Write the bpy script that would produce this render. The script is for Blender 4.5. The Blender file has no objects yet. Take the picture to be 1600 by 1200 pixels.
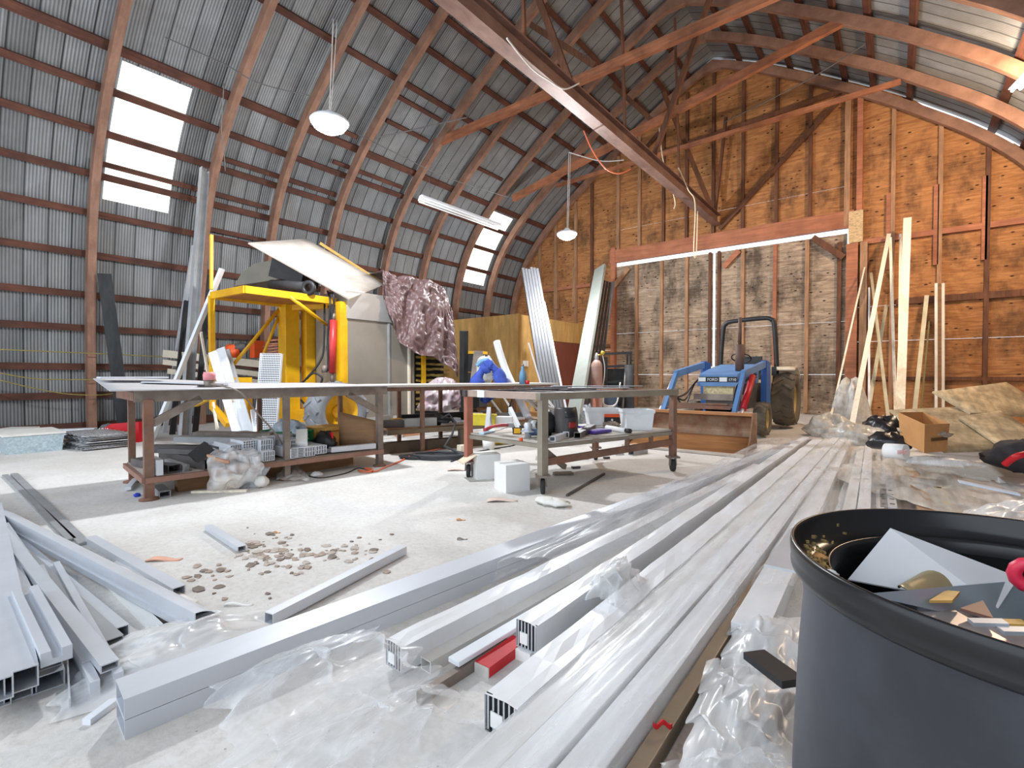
import bpy, math, random
from math import sin, cos, pi, radians, sqrt
from mathutils import Vector, Matrix, noise
random.seed(7)
scene = bpy.context.scene
COL = scene.collection
V = Vector
# ---------------------------------------------------------------- camera model
F_PX = 771.5; YAW = radians(37.9); PITCH = radians(1.1); CAM_H = 1.15
FW = V((-sin(YAW), cos(YAW), 0)); RT = V((cos(YAW), sin(YAW), 0)); UPV = V((0, 0, 1))
F2 = FW*cos(PITCH) - UPV*sin(PITCH); U2 = UPV*cos(PITCH) + FW*sin(PITCH)
EYE = V((0, 0, CAM_H))
def ray(x, y): return RT*((x-800)/F_PX) + U2*((600-y)/F_PX) + F2
def G(x, y, z=0.0):            # the point at height z seen at photo pixel x, y
    d = ray(x, y); return EYE + d*((z-CAM_H)/d.z)
def onY(x, y, Y):              # the point on the plane Y = const
    d = ray(x, y); return EYE + d*(Y/d.y)
def onX(x, y, X):
    d = ray(x, y); return EYE + d*(X/d.x)
def at(x, y, t):               # the point t metres in front of the camera
    return EYE + ray(x, y)*t
def depth(p): return (V(p)-EYE).dot(F2)
# ---------------------------------------------------------------- mesh builder
class MB:
    def __init__(s): s.v = []; s.f = []; s.sm = []
    def add(s, vs, fs, smooth=False):
        b = len(s.v); s.v += [V(v) for v in vs]
        for f in fs: s.f.append([b+i for i in f]); s.sm.append(smooth)
        return s
    def box(s, c, size, rz=0.0, M=None, taper=None):
        c = V(c); hx, hy, hz = size[0]/2, size[1]/2, size[2]/2
        R = M if M else Matrix.Rotation(rz, 3, 'Z')
        vs = []
        for z in (-hz, hz):
            k = taper if (taper and z > 0) else 1
            for x, y in ((-hx, -hy), (hx, -hy), (hx, hy), (-hx, hy)):
                vs.append(c + R @ V((x*k, y*k, z)))
        return s.add(vs, [(3,2,1,0),(4,5,6,7),(0,1,5,4),(1,2,6,5),(2,3,7,6),(3,0,4,7)])
    def bar(s, p0, p1, w, h, up=(0, 0, 1), up2=None):   # rectangular bar between two points; w sideways, h along up
        p0, p1 = V(p0), V(p1); d = (p1-p0).normalized(); u = V(up)
        if abs(d.dot(u)) > .98: u = V((0, 1, 0)) if abs(d.y) < .9 else V((1, 0, 0))
        x = d.cross(u).normalized(); u = x.cross(d).normalized()
        vs = []
        for p in (p0, p1):
            for a, b in ((-1,-1),(1,-1),(1,1),(-1,1)): vs.append(p + x*(a*w/2) + u*(b*h/2))
        return s.add(vs, [(3,2,1,0),(4,5,6,7),(0,1,5,4),(1,2,6,5),(2,3,7,6),(3,0,4,7)])
    def extr(s, prof, p0, p1, up=(0, 0, 1), closed=True, caps=True, smooth=False):   # profile (a sideways, b up) swept along a line
        p0, p1 = V(p0), V(p1); d = (p1-p0).normalized(); u = V(up)
        if abs(d.dot(u)) > .98: u = V((0, 1, 0)) if abs(d.y) < .9 else V((1, 0, 0))
        x = d.cross(u).normalized(); u = x.cross(d).normalized(); n = len(prof)
        vs = [p + x*a + u*b for p in (p0, p1) for a, b in prof]
        fs = [(i, (i+1) % n, n+(i+1) % n, n+i) for i in range(n if closed else n-1)]
        if caps and closed: fs += [tuple(range(n-1, -1, -1)), tuple(range(n, 2*n))]
        return s.add(vs, fs, smooth)
    def hollow(s, p0, p1, w, h, t=.004, up=(0, 0, 1), inner=1.3):  # open-ended rectangular tube
        p0, p1 = V(p0), V(p1); d = (p1-p0).normalized(); u = V(up)
        if abs(d.dot(u)) > .98: u = V((0, 1, 0)) if abs(d.y) < .9 else V((1, 0, 0))
        x = d.cross(u).normalized(); u = x.cross(d).normalized()
        def ring(p, k): return [p + x*(a*(w/2-k)) + u*(b*(h/2-k)) for a, b in ((-1,-1),(1,-1),(1,1),(-1,1))]
        L = (p1-p0).length; i = min(inner, L*.45)
        rs = [ring(p0+d*i, t), ring(p0, t), ring(p0, 0), ring(p1, 0), ring(p1, t), ring(p1-d*i, t)]
        vs = [v for r in rs for v in r]; fs = []
        for k in range(5):
            for j in range(4): fs.append((k*4+j, k*4+(j+1) % 4, k*4+4+(j+1) % 4, k*4+4+j))
        fs += [(0,1,2,3), (20,23,22,21)]
        return s.add(vs, fs)
    def tube(s, pts, r, n=8, smooth=True, caps=True, radii=None):
        pts = [V(p) for p in pts]; vs = []; N = len(pts); prev = None
        for i, p in enumerate(pts):
            d = ((pts[i+1] if i+1 < N else p) - (pts[i-1] if i > 0 else p)).normalized()
            if prev is None:
                a = V((0, 0, 1)) if abs(d.z) < .9 else V((1, 0, 0)); x = d.cross(a).normalized()
            else:
                x = (prev - d*prev.dot(d)); x = x.normalized() if x.length > 1e-6 else d.orthogonal().normalized()
            prev = x; y = d.cross(x); rr = radii[i] if radii else r
            for k in range(n):
                a = 2*pi*k/n; vs.append(p + x*(cos(a)*rr) + y*(sin(a)*rr))
        fs = [(i*n+k, i*n+(k+1) % n, (i+1)*n+(k+1) % n, (i+1)*n+k) for i in range(N-1) for k in range(n)]
        b = len(s.v); s.add(vs, fs, smooth)
        if caps: s.add([], []); s.f += [[b+k for k in range(n-1, -1, -1)], [b+(N-1)*n+k for k in range(n)]]; s.sm += [False, False]
        return s
    def lathe(s, prof, c, n=32, M=None, smooth=True, a0=0.0, a1=2*pi):   # profile (r, z) turned about the local z axis
        c = V(c); R = M if M else Matrix.Identity(3); full = abs(a1-a0-2*pi) < 1e-4; m = n if full else n+1
        vs = [c + R @ V((r*cos(a0+(a1-a0)*k/n), r*sin(a0+(a1-a0)*k/n), z)) for r, z in prof for k in range(m)]
        fs = [(i*m+k, i*m+(k+1) % m, (i+1)*m+(k+1) % m, (i+1)*m+k) for i in range(len(prof)-1) for k in range(m if full else n)]
        return s.add(vs, fs, smooth)
    def grid(s, fn, nu, nv, thick=0.0, smooth=True):      # fn(u, v) -> point, u v in 0..1; optional thickness along normals
        P = [[V(fn(i/nu, j/nv)) for i in range(nu+1)] for j in range(nv+1)]
        def idx(i, j): return j*(nu+1)+i
        fs = [(idx(i, j), idx(i+1, j), idx(i+1, j+1), idx(i, j+1)) for j in range(nv) for i in range(nu)]
        vs = [p for r in P for p in r]
        if thick:
            nr = []
            for j in range(nv+1):
                for i in range(nu+1):
                    a = P[j][min(i+1, nu)]-P[j][max(i-1, 0)]; b = P[min(j+1, nv)][i]-P[max(j-1, 0)][i]
                    n_ = a.cross(b); nr.append(n_.normalized() if n_.length > 1e-9 else V((0, 0, 1)))
            N = len(vs); vs2 = [v - nr[k]*thick for k, v in enumerate(vs)]
            edge = [idx(i, 0) for i in range(nu)]+[idx(nu, j) for j in range(nv)]+[idx(i, nv) for i in range(nu, 0, -1)]+[idx(0, j) for j in range(nv, 0, -1)]
            fs2 = [tuple(N+q for q in reversed(f)) for f in fs]
            fs3 = [(edge[k], N+edge[k], N+edge[(k+1) % len(edge)], edge[(k+1) % len(edge)]) for k in range(len(edge))]
            b = len(s.v); s.add(vs+vs2, fs+fs2, smooth)
            return s.add([], []) if False else s._more(b, fs3)
        return s.add(vs, fs, smooth)
    def _more(s, b, fs):
        for f in fs: s.f.append([b+i for i in f]); s.sm.append(False)
        return s
    def build(s, name, mat, parent=None, label=None, cat=None, group=None, kind=None, origin=None, bevel=0.0):
        if parent is not None: o0 = V(parent['_o'])
        elif origin is not None: o0 = V(origin)
        else:
            xs = [v.x for v in s.v]; ys = [v.y for v in s.v]; zs = [v.z for v in s.v]
            o0 = V(((min(xs)+max(xs))/2, (min(ys)+max(ys))/2, min(zs)))
        me = bpy.data.meshes.new(name)
        me.from_pydata([v-o0 for v in s.v], [], s.f); me.polygons.foreach_set('use_smooth', s.sm)
        me.materials.append(mat); me.validate(); me.update()
        o = bpy.data.objects.new(name, me); COL.objects.link(o); o['_o'] = tuple(o0)
        if parent is not None: o.parent = parent
        else: o.location = o0
        if bevel:
            b = o.modifiers.new('bevel', 'BEVEL'); b.width = bevel; b.segments = 2; b.limit_method = 'ANGLE'
        tag(o, label, cat, group, kind); return o
def tag(o, label=None, cat=None, group=None, kind=None):
    if label: o['label'] = label
    if cat: o['category'] = cat
    if group: o['group'] = group
    if kind: o['kind'] = kind
    return o
def thing(name, label, cat, loc, group=None):
    o = bpy.data.objects.new(name, None); COL.objects.link(o); o.location = V(loc); o['_o'] = tuple(V(loc))
    o.empty_display_size = .1
    return tag(o, label, cat, group)
def struct(mb, name, mat, label=None): return mb.build(name, mat, kind='structure', label=label, origin=(0, 0, 0))
def copy_tree(o, parent=None):
    c = o.copy(); COL.objects.link(c)
    if parent is not None: c.parent = parent
    for ch in [x for x in bpy.data.objects if x.parent == o]: copy_tree(ch, c)
    return c
def catmull(pts, n=6):
    out = []; P = [V(p) for p in pts]
    for i in range(len(P)-1):
        p0 = P[max(i-1, 0)]; p1 = P[i]; p2 = P[i+1]; p3 = P[min(i+2, len(P)-1)]
        for k in range(n):
            t = k/n; out.append(.5*((2*p1)+(p2-p0)*t+(2*p0-5*p1+4*p2-p3)*t*t+(3*p1-p0-3*p2+p3)*t**3))
    return out+[P[-1]]
def nz(x, y, z, s=1.0): return noise.noise(V((x*s, y*s, z*s)))
# ---------------------------------------------------------------- materials
def srgb(r, g, b): return tuple(((c/255)/12.92 if c/255 <= .04045 else ((c/255+.055)/1.055)**2.4) for c in (r, g, b))
MATS = {}
def mat(name, col, rough=.6, metal=0.0, var=.18, scale=5.0, stretch=(1, 1, 1), bump=0.0, col2=None, spec=.5, fine=0.0, alpha=None, emit=0.0, dirt=None, dirt_amt=.5, dirt_scale=1.5, coat=0.0):
    if name in MATS: return MATS[name]
    m = bpy.data.materials.new(name); m.use_nodes = True; nt = m.node_tree; N = nt.nodes; L = nt.links
    bs = N['Principled BSDF']; bs.inputs['Roughness'].default_value = rough; bs.inputs['Metallic'].default_value = metal
    bs.inputs['Specular IOR Level'].default_value = spec
    if coat: bs.inputs['Coat Weight'].default_value = coat
    tc = N.new('ShaderNodeTexCoord'); mp = N.new('ShaderNodeMapping'); mp.inputs['Scale'].default_value = stretch
    L.new(tc.outputs['Object'], mp.inputs['Vector'])
    no = N.new('ShaderNodeTexNoise'); no.inputs['Scale'].default_value = scale; no.inputs['Detail'].default_value = 5; no.inputs['Roughness'].default_value = .6
    L.new(mp.outputs[0], no.inputs['Vector'])
    cr = N.new('ShaderNodeValToRGB')
    c1 = tuple(c*(1-var) for c in col) if col2 is None else col2
    c2 = tuple(min(1, c*(1+var)) for c in col) if col2 is None else col
    cr.color_ramp.elements[0].color = (*c1, 1); cr.color_ramp.elements[1].color = (*c2, 1)
    cr.color_ramp.elements[0].position = .33; cr.color_ramp.elements[1].position = .67
    L.new(no.outputs['Fac'], cr.inputs['Fac']); out = cr.outputs['Color']
    if dirt:
        n2 = N.new('ShaderNodeTexNoise'); n2.inputs['Scale'].default_value = dirt_scale; n2.inputs['Detail'].default_value = 7; n2.inputs['Roughness'].default_value = .65
        L.new(mp.outputs[0] if max(stretch) < 1.01 else tc.outputs['Object'], n2.inputs['Vector'])
        r2 = N.new('ShaderNodeValToRGB'); r2.color_ramp.elements[0].position = .5-.12; r2.color_ramp.elements[1].position = .5+.18
        r2.color_ramp.elements[0].color = (0, 0, 0, 1); r2.color_ramp.elements[1].color = (dirt_amt,)*3+(1,)
        L.new(n2.outputs['Fac'], r2.inputs['Fac'])
        mx = N.new('ShaderNodeMixRGB'); mx.inputs['Color2'].default_value = (*dirt, 1)
        L.new(r2.outputs['Color'], mx.inputs['Fac']); L.new(out, mx.inputs['Color1']); out = mx.outputs['Color']
    L.new(out, bs.inputs['Base Color'])
    if bump:
        b = N.new('ShaderNodeBump'); b.inputs['Strength'].default_value = bump; b.inputs['Distance'].default_value = .02
        L.new(no.outputs['Fac'], b.inputs['Height']); L.new(b.outputs['Normal'], bs.inputs['Normal'])
    if alpha is not None: bs.inputs['Alpha'].default_value = alpha
    if emit: bs.inputs['Emission Strength'].default_value = emit; bs.inputs['Emission Color'].default_value = (*col, 1)
    MATS[name] = m; return m
def emission(name, col, strength):
    if name in MATS: return MATS[name]
    m = bpy.data.materials.new(name); m.use_nodes = True; N = m.node_tree.nodes; N.clear()
    e = N.new('ShaderNodeEmission'); e.inputs[0].default_value = (*col, 1); e.inputs[1].default_value = strength
    o = N.new('ShaderNodeOutputMaterial'); m.node_tree.links.new(e.outputs[0], o.inputs[0]); MATS[name] = m; return m
def plastic_film(name, col, tr, rough=.25):     # thin clear wrapping: part see-through, part milky, glossy folds
    if name in MATS: return MATS[name]
    m = bpy.data.materials.new(name); m.use_nodes = True; nt = m.node_tree; N = nt.nodes; L = nt.links
    bs = N['Principled BSDF']; bs.inputs['Base Color'].default_value = (*col, 1); bs.inputs['Roughness'].default_value = rough
    tp = N.new('ShaderNodeBsdfTransparent'); mx = N.new('ShaderNodeMixShader'); out = N['Material Output']
    tc = N.new('ShaderNodeTexCoord'); no = N.new('ShaderNodeTexNoise'); no.inputs['Scale'].default_value = 9; no.inputs['Detail'].default_value = 4
    mp = N.new('ShaderNodeMapping'); mp.inputs['Scale'].default_value = (1.6, .22, 1)
    L.new(tc.outputs['Object'], mp.inputs[0]); L.new(mp.outputs[0], no.inputs['Vector'])
    cr = N.new('ShaderNodeValToRGB'); cr.color_ramp.elements[0].position = .3; cr.color_ramp.elements[1].position = .7
    a, b = max(0, tr-.22), min(1, tr+.2)
    cr.color_ramp.elements[0].color = (a, a, a, 1); cr.color_ramp.elements[1].color = (b, b, b, 1)
    L.new(no.outputs['Fac'], cr.inputs['Fac']); L.new(cr.outputs['Color'], mx.inputs['Fac'])
    L.new(bs.outputs[0], mx.inputs[1]); L.new(tp.outputs[0], mx.inputs[2]); L.new(mx.outputs[0], out.inputs['Surface'])
    bp = N.new('ShaderNodeBump'); bp.inputs['Strength'].default_value = .3; bp.inputs['Distance'].default_value = .02
    L.new(no.outputs['Fac'], bp.inputs['Height']); L.new(bp.outputs['Normal'], bs.inputs['Normal'])
    MATS[name] = m; return m
# ================================================================ building shell
RX = -4.65; D = 16.44; Y0 = -3.0
INNER = [(8.0,0),(8.02,1.2),(7.98,2.2),(7.85,3.4),(7.62,4.5),(7.2,5.45),(6.65,6.2),(5.95,6.9),(5.15,7.55),(4.4,8.13),(3.6,8.68),(2.7,9.27),(1.8,9.83),(.9,10.33),(0,10.75)]
def offset_prof(d):
    out = []; n = len(INNER)
    for i in range(n):
        a = INNER[max(i-1, 0)]; b = INNER[min(i+1, n-1)]
        tx, tz = b[0]-a[0], b[1]-a[1]; l = sqrt(tx*tx+tz*tz); out.append((INNER[i][0]+tz/l*d, INNER[i][1]-tx/l*d))
    out = [(x, z) for x, z in out]; out[0] = (out[0][0], 0.0); out[-1] = (0.0, out[-1][1]+.12*d)
    return [(p.x, p.y) for p in catmull([(x, z, 0) for x, z in out], 5)]
class Prof:
    def __init__(s, d):
        s.p = offset_prof(d); s.L = [0]
        for a, b in zip(s.p, s.p[1:]): s.L.append(s.L[-1]+sqrt((a[0]-b[0])**2+(a[1]-b[1])**2))
    def at(s, l):
        l = max(0, min(l, s.L[-1]))
        for i in range(len(s.p)-1):
            if l <= s.L[i+1]+1e-9:
                t = (l-s.L[i])/max(1e-9, s.L[i+1]-s.L[i]); a, b = s.p[i], s.p[i+1]
                return (a[0]+(b[0]-a[0])*t, a[1]+(b[1]-a[1])*t), (b[0]-a[0], b[1]-a[1])
def X_(side, u): return RX + side*u
SKIN = Prof(.40); PUR = Prof(.32)
# --- materials
def galv_mat():
    m = mat('galvanised_sheet', srgb(158, 160, 162), rough=.5, metal=.1, var=.16, scale=2.2, stretch=(1, 1, .35), dirt=srgb(112, 108, 100), dirt_amt=.55, dirt_scale=.8)
    nt = m.node_tree; N = nt.nodes; L = nt.links; bs = N['Principled BSDF']; src = bs.inputs['Base Color'].links[0].from_socket
    tc = N.new('ShaderNodeTexCoord'); sx = N.new('ShaderNodeSeparateXYZ'); L.new(tc.outputs['Object'], sx.inputs[0])
    a = N.new('ShaderNodeMath'); a.operation = 'PINGPONG'; a.inputs[1].default_value = .17; L.new(sx.outputs['Y'], a.inputs[0])
    r = N.new('ShaderNodeValToRGB'); r.color_ramp.elements[0].position = .006; r.color_ramp.elements[1].position = .02
    r.color_ramp.elements[0].color = (.16, .16, .16, 1); r.color_ramp.elements[1].color = (1, 1, 1, 1)
    L.new(a.outputs[0], r.inputs[0])
    # sheet to sheet tone
    d = N.new('ShaderNodeMath'); d.operation = 'MULTIPLY'; d.inputs[1].default_value = 1/.34; L.new(sx.outputs['Y'], d.inputs[0])
    fl = N.new('ShaderNodeMath'); fl.operation = 'FLOOR'; L.new(d.outputs[0], fl.inputs[0])
    wn = N.new('ShaderNodeTexWhiteNoise'); wn.noise_dimensions = '1D'; L.new(fl.outputs[0], wn.inputs['W'])
    r3 = N.new('ShaderNodeMapRange'); r3.inputs['To Min'].default_value = .72; r3.inputs['To Max'].default_value = 1.08; L.new(wn.outputs['Value'], r3.inputs['Value'])
    mm = N.new('ShaderNodeMixRGB'); mm.blend_type = 'MULTIPLY'; mm.inputs[0].default_value = 1; L.new(src, mm.inputs[1]); L.new(r.outputs[0], mm.inputs[2])
    m2 = N.new('ShaderNodeMixRGB'); m2.blend_type = 'MULTIPLY'; m2.inputs[0].default_value = 1; L.new(mm.outputs[0], m2.inputs[1]); L.new(r3.outputs[0], m2.inputs[2])
    # corrugation shading painted into the sheet colour, darker in the valleys
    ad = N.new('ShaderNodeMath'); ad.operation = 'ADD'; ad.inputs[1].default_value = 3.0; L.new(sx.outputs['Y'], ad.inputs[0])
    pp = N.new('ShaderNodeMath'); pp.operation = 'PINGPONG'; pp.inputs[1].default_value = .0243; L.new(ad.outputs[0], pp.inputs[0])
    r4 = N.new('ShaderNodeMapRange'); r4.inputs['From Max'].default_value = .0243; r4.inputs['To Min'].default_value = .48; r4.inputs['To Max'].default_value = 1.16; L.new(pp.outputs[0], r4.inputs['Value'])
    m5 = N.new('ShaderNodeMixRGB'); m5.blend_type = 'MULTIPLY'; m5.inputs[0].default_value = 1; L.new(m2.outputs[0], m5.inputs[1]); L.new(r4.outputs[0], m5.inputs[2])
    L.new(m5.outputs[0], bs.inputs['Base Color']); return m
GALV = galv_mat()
RIBW = mat('rib_fir', srgb(152, 114, 94), rough=.7, var=.2, scale=3, stretch=(1, 6, 1), dirt=srgb(96, 64, 48), dirt_amt=.5, dirt_scale=2.5, bump=.15)
PURW = mat('purlin_fir', srgb(98, 58, 43), rough=.75, scale=4, stretch=(6, .5, 6), var=.3, dirt=srgb(58, 32, 24), dirt_amt=.75, dirt_scale=2, bump=.15)
STUD = mat('stud_fir', srgb(172, 130, 96), rough=.7, scale=3, stretch=(9, 9, .6), var=.25, dirt=srgb(104, 74, 54), dirt_amt=.5, dirt_scale=1.6, bump=.12)
STUDD = mat('dark_stud_fir', srgb(112, 70, 46), rough=.75, scale=3, stretch=(9, 9, .6), var=.3, dirt=srgb(52, 34, 26), dirt_amt=.6, dirt_scale=1.6)
BEAMW = mat('beam_fir', srgb(176, 112, 80), rough=.7, scale=2.5, stretch=(.5, 8, 8), var=.22, dirt=srgb(110, 58, 40), dirt_amt=.5, dirt_scale=1.2, bump=.12)
def ply_mat(name, c1, c2, knot, stain, stain_amt, stain_pos=.5):
    m = bpy.data.materials.new(name); m.use_nodes = True; nt = m.node_tree; N = nt.nodes; L = nt.links
    bs = N['Principled BSDF']; bs.inputs['Roughness'].default_value = .75; bs.inputs['Specular IOR Level'].default_value = .25
    tc = N.new('ShaderNodeTexCoord')
    mp = N.new('ShaderNodeMapping'); mp.inputs['Scale'].default_value = (.9, 1, 7); L.new(tc.outputs['Object'], mp.inputs[0])
    n1 = N.new('ShaderNodeTexNoise'); n1.inputs['Scale'].default_value = 2.2; n1.inputs['Detail'].default_value = 8; n1.inputs['Roughness'].default_value = .7; n1.inputs['Distortion'].default_value = .9
    L.new(mp.outputs[0], n1.inputs['Vector'])
    r1 = N.new('ShaderNodeValToRGB'); r1.color_ramp.elements[0].position = .33; r1.color_ramp.elements[1].position = .66
    r1.color_ramp.elements[0].color = (*c2, 1); r1.color_ramp.elements[1].color = (*c1, 1); L.new(n1.outputs['Fac'], r1.inputs[0])
    # knots
    mk = N.new('ShaderNodeMapping'); mk.inputs['Scale'].default_value = (3.1, 1, 6.5); L.new(tc.outputs['Object'], mk.inputs[0])
    vo = N.new('ShaderNodeTexVoronoi'); vo.inputs['Scale'].default_value = 1.1; vo.inputs['Randomness'].default_value = 1; L.new(mk.outputs[0], vo.inputs['Vector'])
    rk = N.new('ShaderNodeValToRGB'); rk.color_ramp.elements[0].position = .09; rk.color_ramp.elements[1].position = .17
    rk.color_ramp.elements[0].color = (1, 1, 1, 1); rk.color_ramp.elements[1].color = (0, 0, 0, 1); L.new(vo.outputs['Distance'], rk.inputs[0])
    mx = N.new('ShaderNodeMixRGB'); mx.inputs[2].default_value = (*knot, 1); L.new(rk.outputs[0], mx.inputs[0]); L.new(r1.outputs[0], mx.inputs[1])
    # water stains
    ms = N.new('ShaderNodeMapping'); ms.inputs['Scale'].default_value = (1.1, 1, .6); L.new(tc.outputs['Object'], ms.inputs[0])
    n3 = N.new('ShaderNodeTexNoise'); n3.inputs['Scale'].default_value = 1.15; n3.inputs['Detail'].default_value = 8; n3.inputs['Roughness'].default_value = .68; L.new(ms.outputs[0], n3.inputs['Vector'])
    r3 = N.new('ShaderNodeValToRGB'); r3.color_ramp.elements[0].position = stain_pos; r3.color_ramp.elements[1].position = stain_pos+.16
    r3.color_ramp.elements[0].color = (0, 0, 0, 1); r3.color_ramp.elements[1].color = (stain_amt,)*3+(1,); L.new(n3.outputs['Fac'], r3.inputs[0])
    m2 = N.new('ShaderNodeMixRGB'); m2.inputs[2].default_value = (*stain, 1); L.new(r3.outputs[0], m2.inputs[0]); L.new(mx.outputs[0], m2.inputs[1])
    L.new(m2.outputs[0], bs.inputs['Base Color']); return m
PLYO = ply_mat('orange_plywood', srgb(196, 140, 88), srgb(138, 88, 54), srgb(58, 34, 22), srgb(66, 48, 36), .72, .49)
PLYG = ply_mat('weathered_plywood', srgb(196, 174, 150), srgb(118, 98, 82), srgb(48, 36, 28), srgb(46, 38, 32), .75, .47)
def floor_mat():
    m = bpy.data.materials.new('dusty_concrete'); m.use_nodes = True; nt = m.node_tree; N = nt.nodes; L = nt.links
    bs = N['Principled BSDF']; bs.inputs['Roughness'].default_value = .8; bs.inputs['Specular IOR Level'].default_value = .25
    tc = N.new('ShaderNodeTexCoord')
    n1 = N.new('ShaderNodeTexNoise'); n1.inputs['Scale'].default_value = .7; n1.inputs['Detail'].default_value = 9; n1.inputs['Roughness'].default_value = .62; L.new(tc.outputs['Object'], n1.inputs['Vector'])
    r1 = N.new('ShaderNodeValToRGB'); e = r1.color_ramp.elements; e[0].position = .3; e[0].color = (*srgb(196, 192, 186), 1); e[1].position = .62; e[1].color = (*srgb(226, 224, 221), 1)
    L.new(n1.outputs['Fac'], r1.inputs[0])
    n2 = N.new('ShaderNodeTexNoise'); n2.inputs['Scale'].default_value = 26; n2.inputs['Detail'].default_value = 6; n2.inputs['Roughness'].default_value = .75; L.new(tc.outputs['Object'], n2.inputs['Vector'])
    r2 = N.new('ShaderNodeValToRGB'); e = r2.color_ramp.elements; e[0].position = .34; e[0].color = (.72, .70, .67, 1); e[1].position = .56; e[1].color = (1, 1, 1, 1)
    L.new(n2.outputs['Fac'], r2.inputs[0])
    mx = N.new('ShaderNodeMixRGB'); mx.blend_type = 'MULTIPLY'; mx.inputs[0].default_value = .55; L.new(r1.outputs[0], mx.inputs[1]); L.new(r2.outputs[0], mx.inputs[2])
    # little dark specks of grit
    vo = N.new('ShaderNodeTexVoronoi'); vo.inputs['Scale'].default_value = 15; L.new(tc.outputs['Object'], vo.inputs['Vector'])
    rk = N.new('ShaderNodeValToRGB'); e = rk.color_ramp.elements; e[0].position = .035; e[0].color = (.6, .6, .6, 1); e[1].position = .075; e[1].color = (0, 0, 0, 1); L.new(vo.outputs['Distance'], rk.inputs[0])
    m3 = N.new('ShaderNodeMixRGB'); m3.inputs[2].default_value = (*srgb(110, 100, 92), 1); L.new(rk.outputs[0], m3.inputs[0]); L.new(mx.outputs[0], m3.inputs[1])
    L.new(m3.outputs[0], bs.inputs['Base Color'])
    b = N.new('ShaderNodeBump'); b.inputs['Strength'].default_value = .25; b.inputs['Distance'].default_value = .01; L.new(n2.outputs['Fac'], b.inputs['Height']); L.new(b.outputs[0], bs.inputs['Normal'])
    return m
FLOORM = floor_mat()
# --- floor
struct(MB().box((RX, (Y0+D)/2, -.075), (17.6, D-Y0+.6, .15)), 'floor', FLOORM, 'pale dusty concrete floor')
# --- corrugated vault, left and right, with the two skylight bays left open on the left
SKYL = [(2.83, 3.96, 4.72, 7.36), (13.3, 14.45, 4.62, 7.36)]
def vault(side):
    mb = MB(); pitch = .0486; per = 4; ny = int((D+.15-Y0)/pitch)*per; ls = [SKIN.L[i] for i in range(0, len(SKIN.L), 2)]
    if side < 0: ls = sorted(set([l for l in ls if min(abs(l-4.72), abs(l-7.36)) > .1]+[4.62, 4.72, 7.36]))
    rows = []
    for l in ls:
        (u, z), (tx, tz) = SKIN.at(l); n_ = sqrt(tx*tx+tz*tz); rows.append((u, z, tz/n_, -tx/n_))
    for j in range(ny+1):
        y = Y0+j*pitch/per; h = .008*cos(2*pi*j/per)
        for u, z, nx, nzz in rows: mb.v.append(V((X_(side, u+nx*h), y, z+nzz*h)))
    R = len(rows)
    for j in range(ny):
        y = Y0+(j+.5)*pitch/per
        for i in range(R-1):
            lm = (ls[i]+ls[i+1])/2
            if side < 0 and any(a < y < b and c < lm < d for a, b, c, d in SKYL): continue
            q = (j*R+i, (j+1)*R+i, (j+1)*R+i+1, j*R+i+1); mb.f.append(list(q if side < 0 else q[::-1])); mb.sm.append(True)
    return mb
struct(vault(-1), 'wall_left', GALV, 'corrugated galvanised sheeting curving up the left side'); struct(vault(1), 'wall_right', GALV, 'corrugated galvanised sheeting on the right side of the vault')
# ridge cap
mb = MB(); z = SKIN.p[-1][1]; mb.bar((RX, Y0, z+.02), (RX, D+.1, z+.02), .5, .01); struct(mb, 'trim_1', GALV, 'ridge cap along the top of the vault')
SKY = emission('skylight_glow', srgb(250, 249, 240), 2.2)
for k, (a, b, c, d) in enumerate(SKYL):
    mb = MB()
    def fn(u, v, a=a, b=b, c=c, d=d):
        (x, z), _ = SKIN.at(c+(d-c)*v); return (X_(-1, x)+.012*cos(u*40*pi)*.4, a+(b-a)*u, z)
    mb.grid(fn, 80, 10); o = struct(mb, 'window_%d' % (k+1), SKY, 'bright translucent skylight sheet between ribs, %s' % ('nearest the left edge' if k == 0 else 'near the end wall'))
# --- ribs
RIB_Y = [.75, 2.63, 4.61, 6.09, 7.69, 9.6, 11.13, 12.85, 14.58, 16.2]
INN = Prof(0.0); OUT = Prof(.22)
def rib(Y, side, w=.13):
    mb = MB(); n = 44; vs = []
    for i in range(n+1):
        (u, z), _ = INN.at(INN.L[-1]*i/n); (u2, z2), _ = OUT.at(OUT.L[-1]*i/n)
        for uu, zz, dy in ((u, z, -w/2), (u, z, w/2), (u2, z2, w/2), (u2, z2, -w/2)): vs.append((X_(side, uu), Y+dy, zz))
    fs = [(i*4+k, i*4+(k+1) % 4, i*4+4+(k+1) % 4, i*4+4+k) for i in range(n) for k in range(4)]+[(3,2,1,0), (n*4, n*4+1, n*4+2, n*4+3)]
    if side < 0: fs = [f[::-1] for f in fs]
    return mb.add(vs, fs)
for Y in RIB_Y:
    for s in (-1, 1):
        if Y < 2 and s > 0: continue
        struct(rib(Y, s), 'roof_rib', RIBW)
    mb = MB(); mb.box((RX, Y, INN.p[-1][1]-.02), (.5, .16, .2)); struct(mb, 'ridge_gusset', RIBW)
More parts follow.
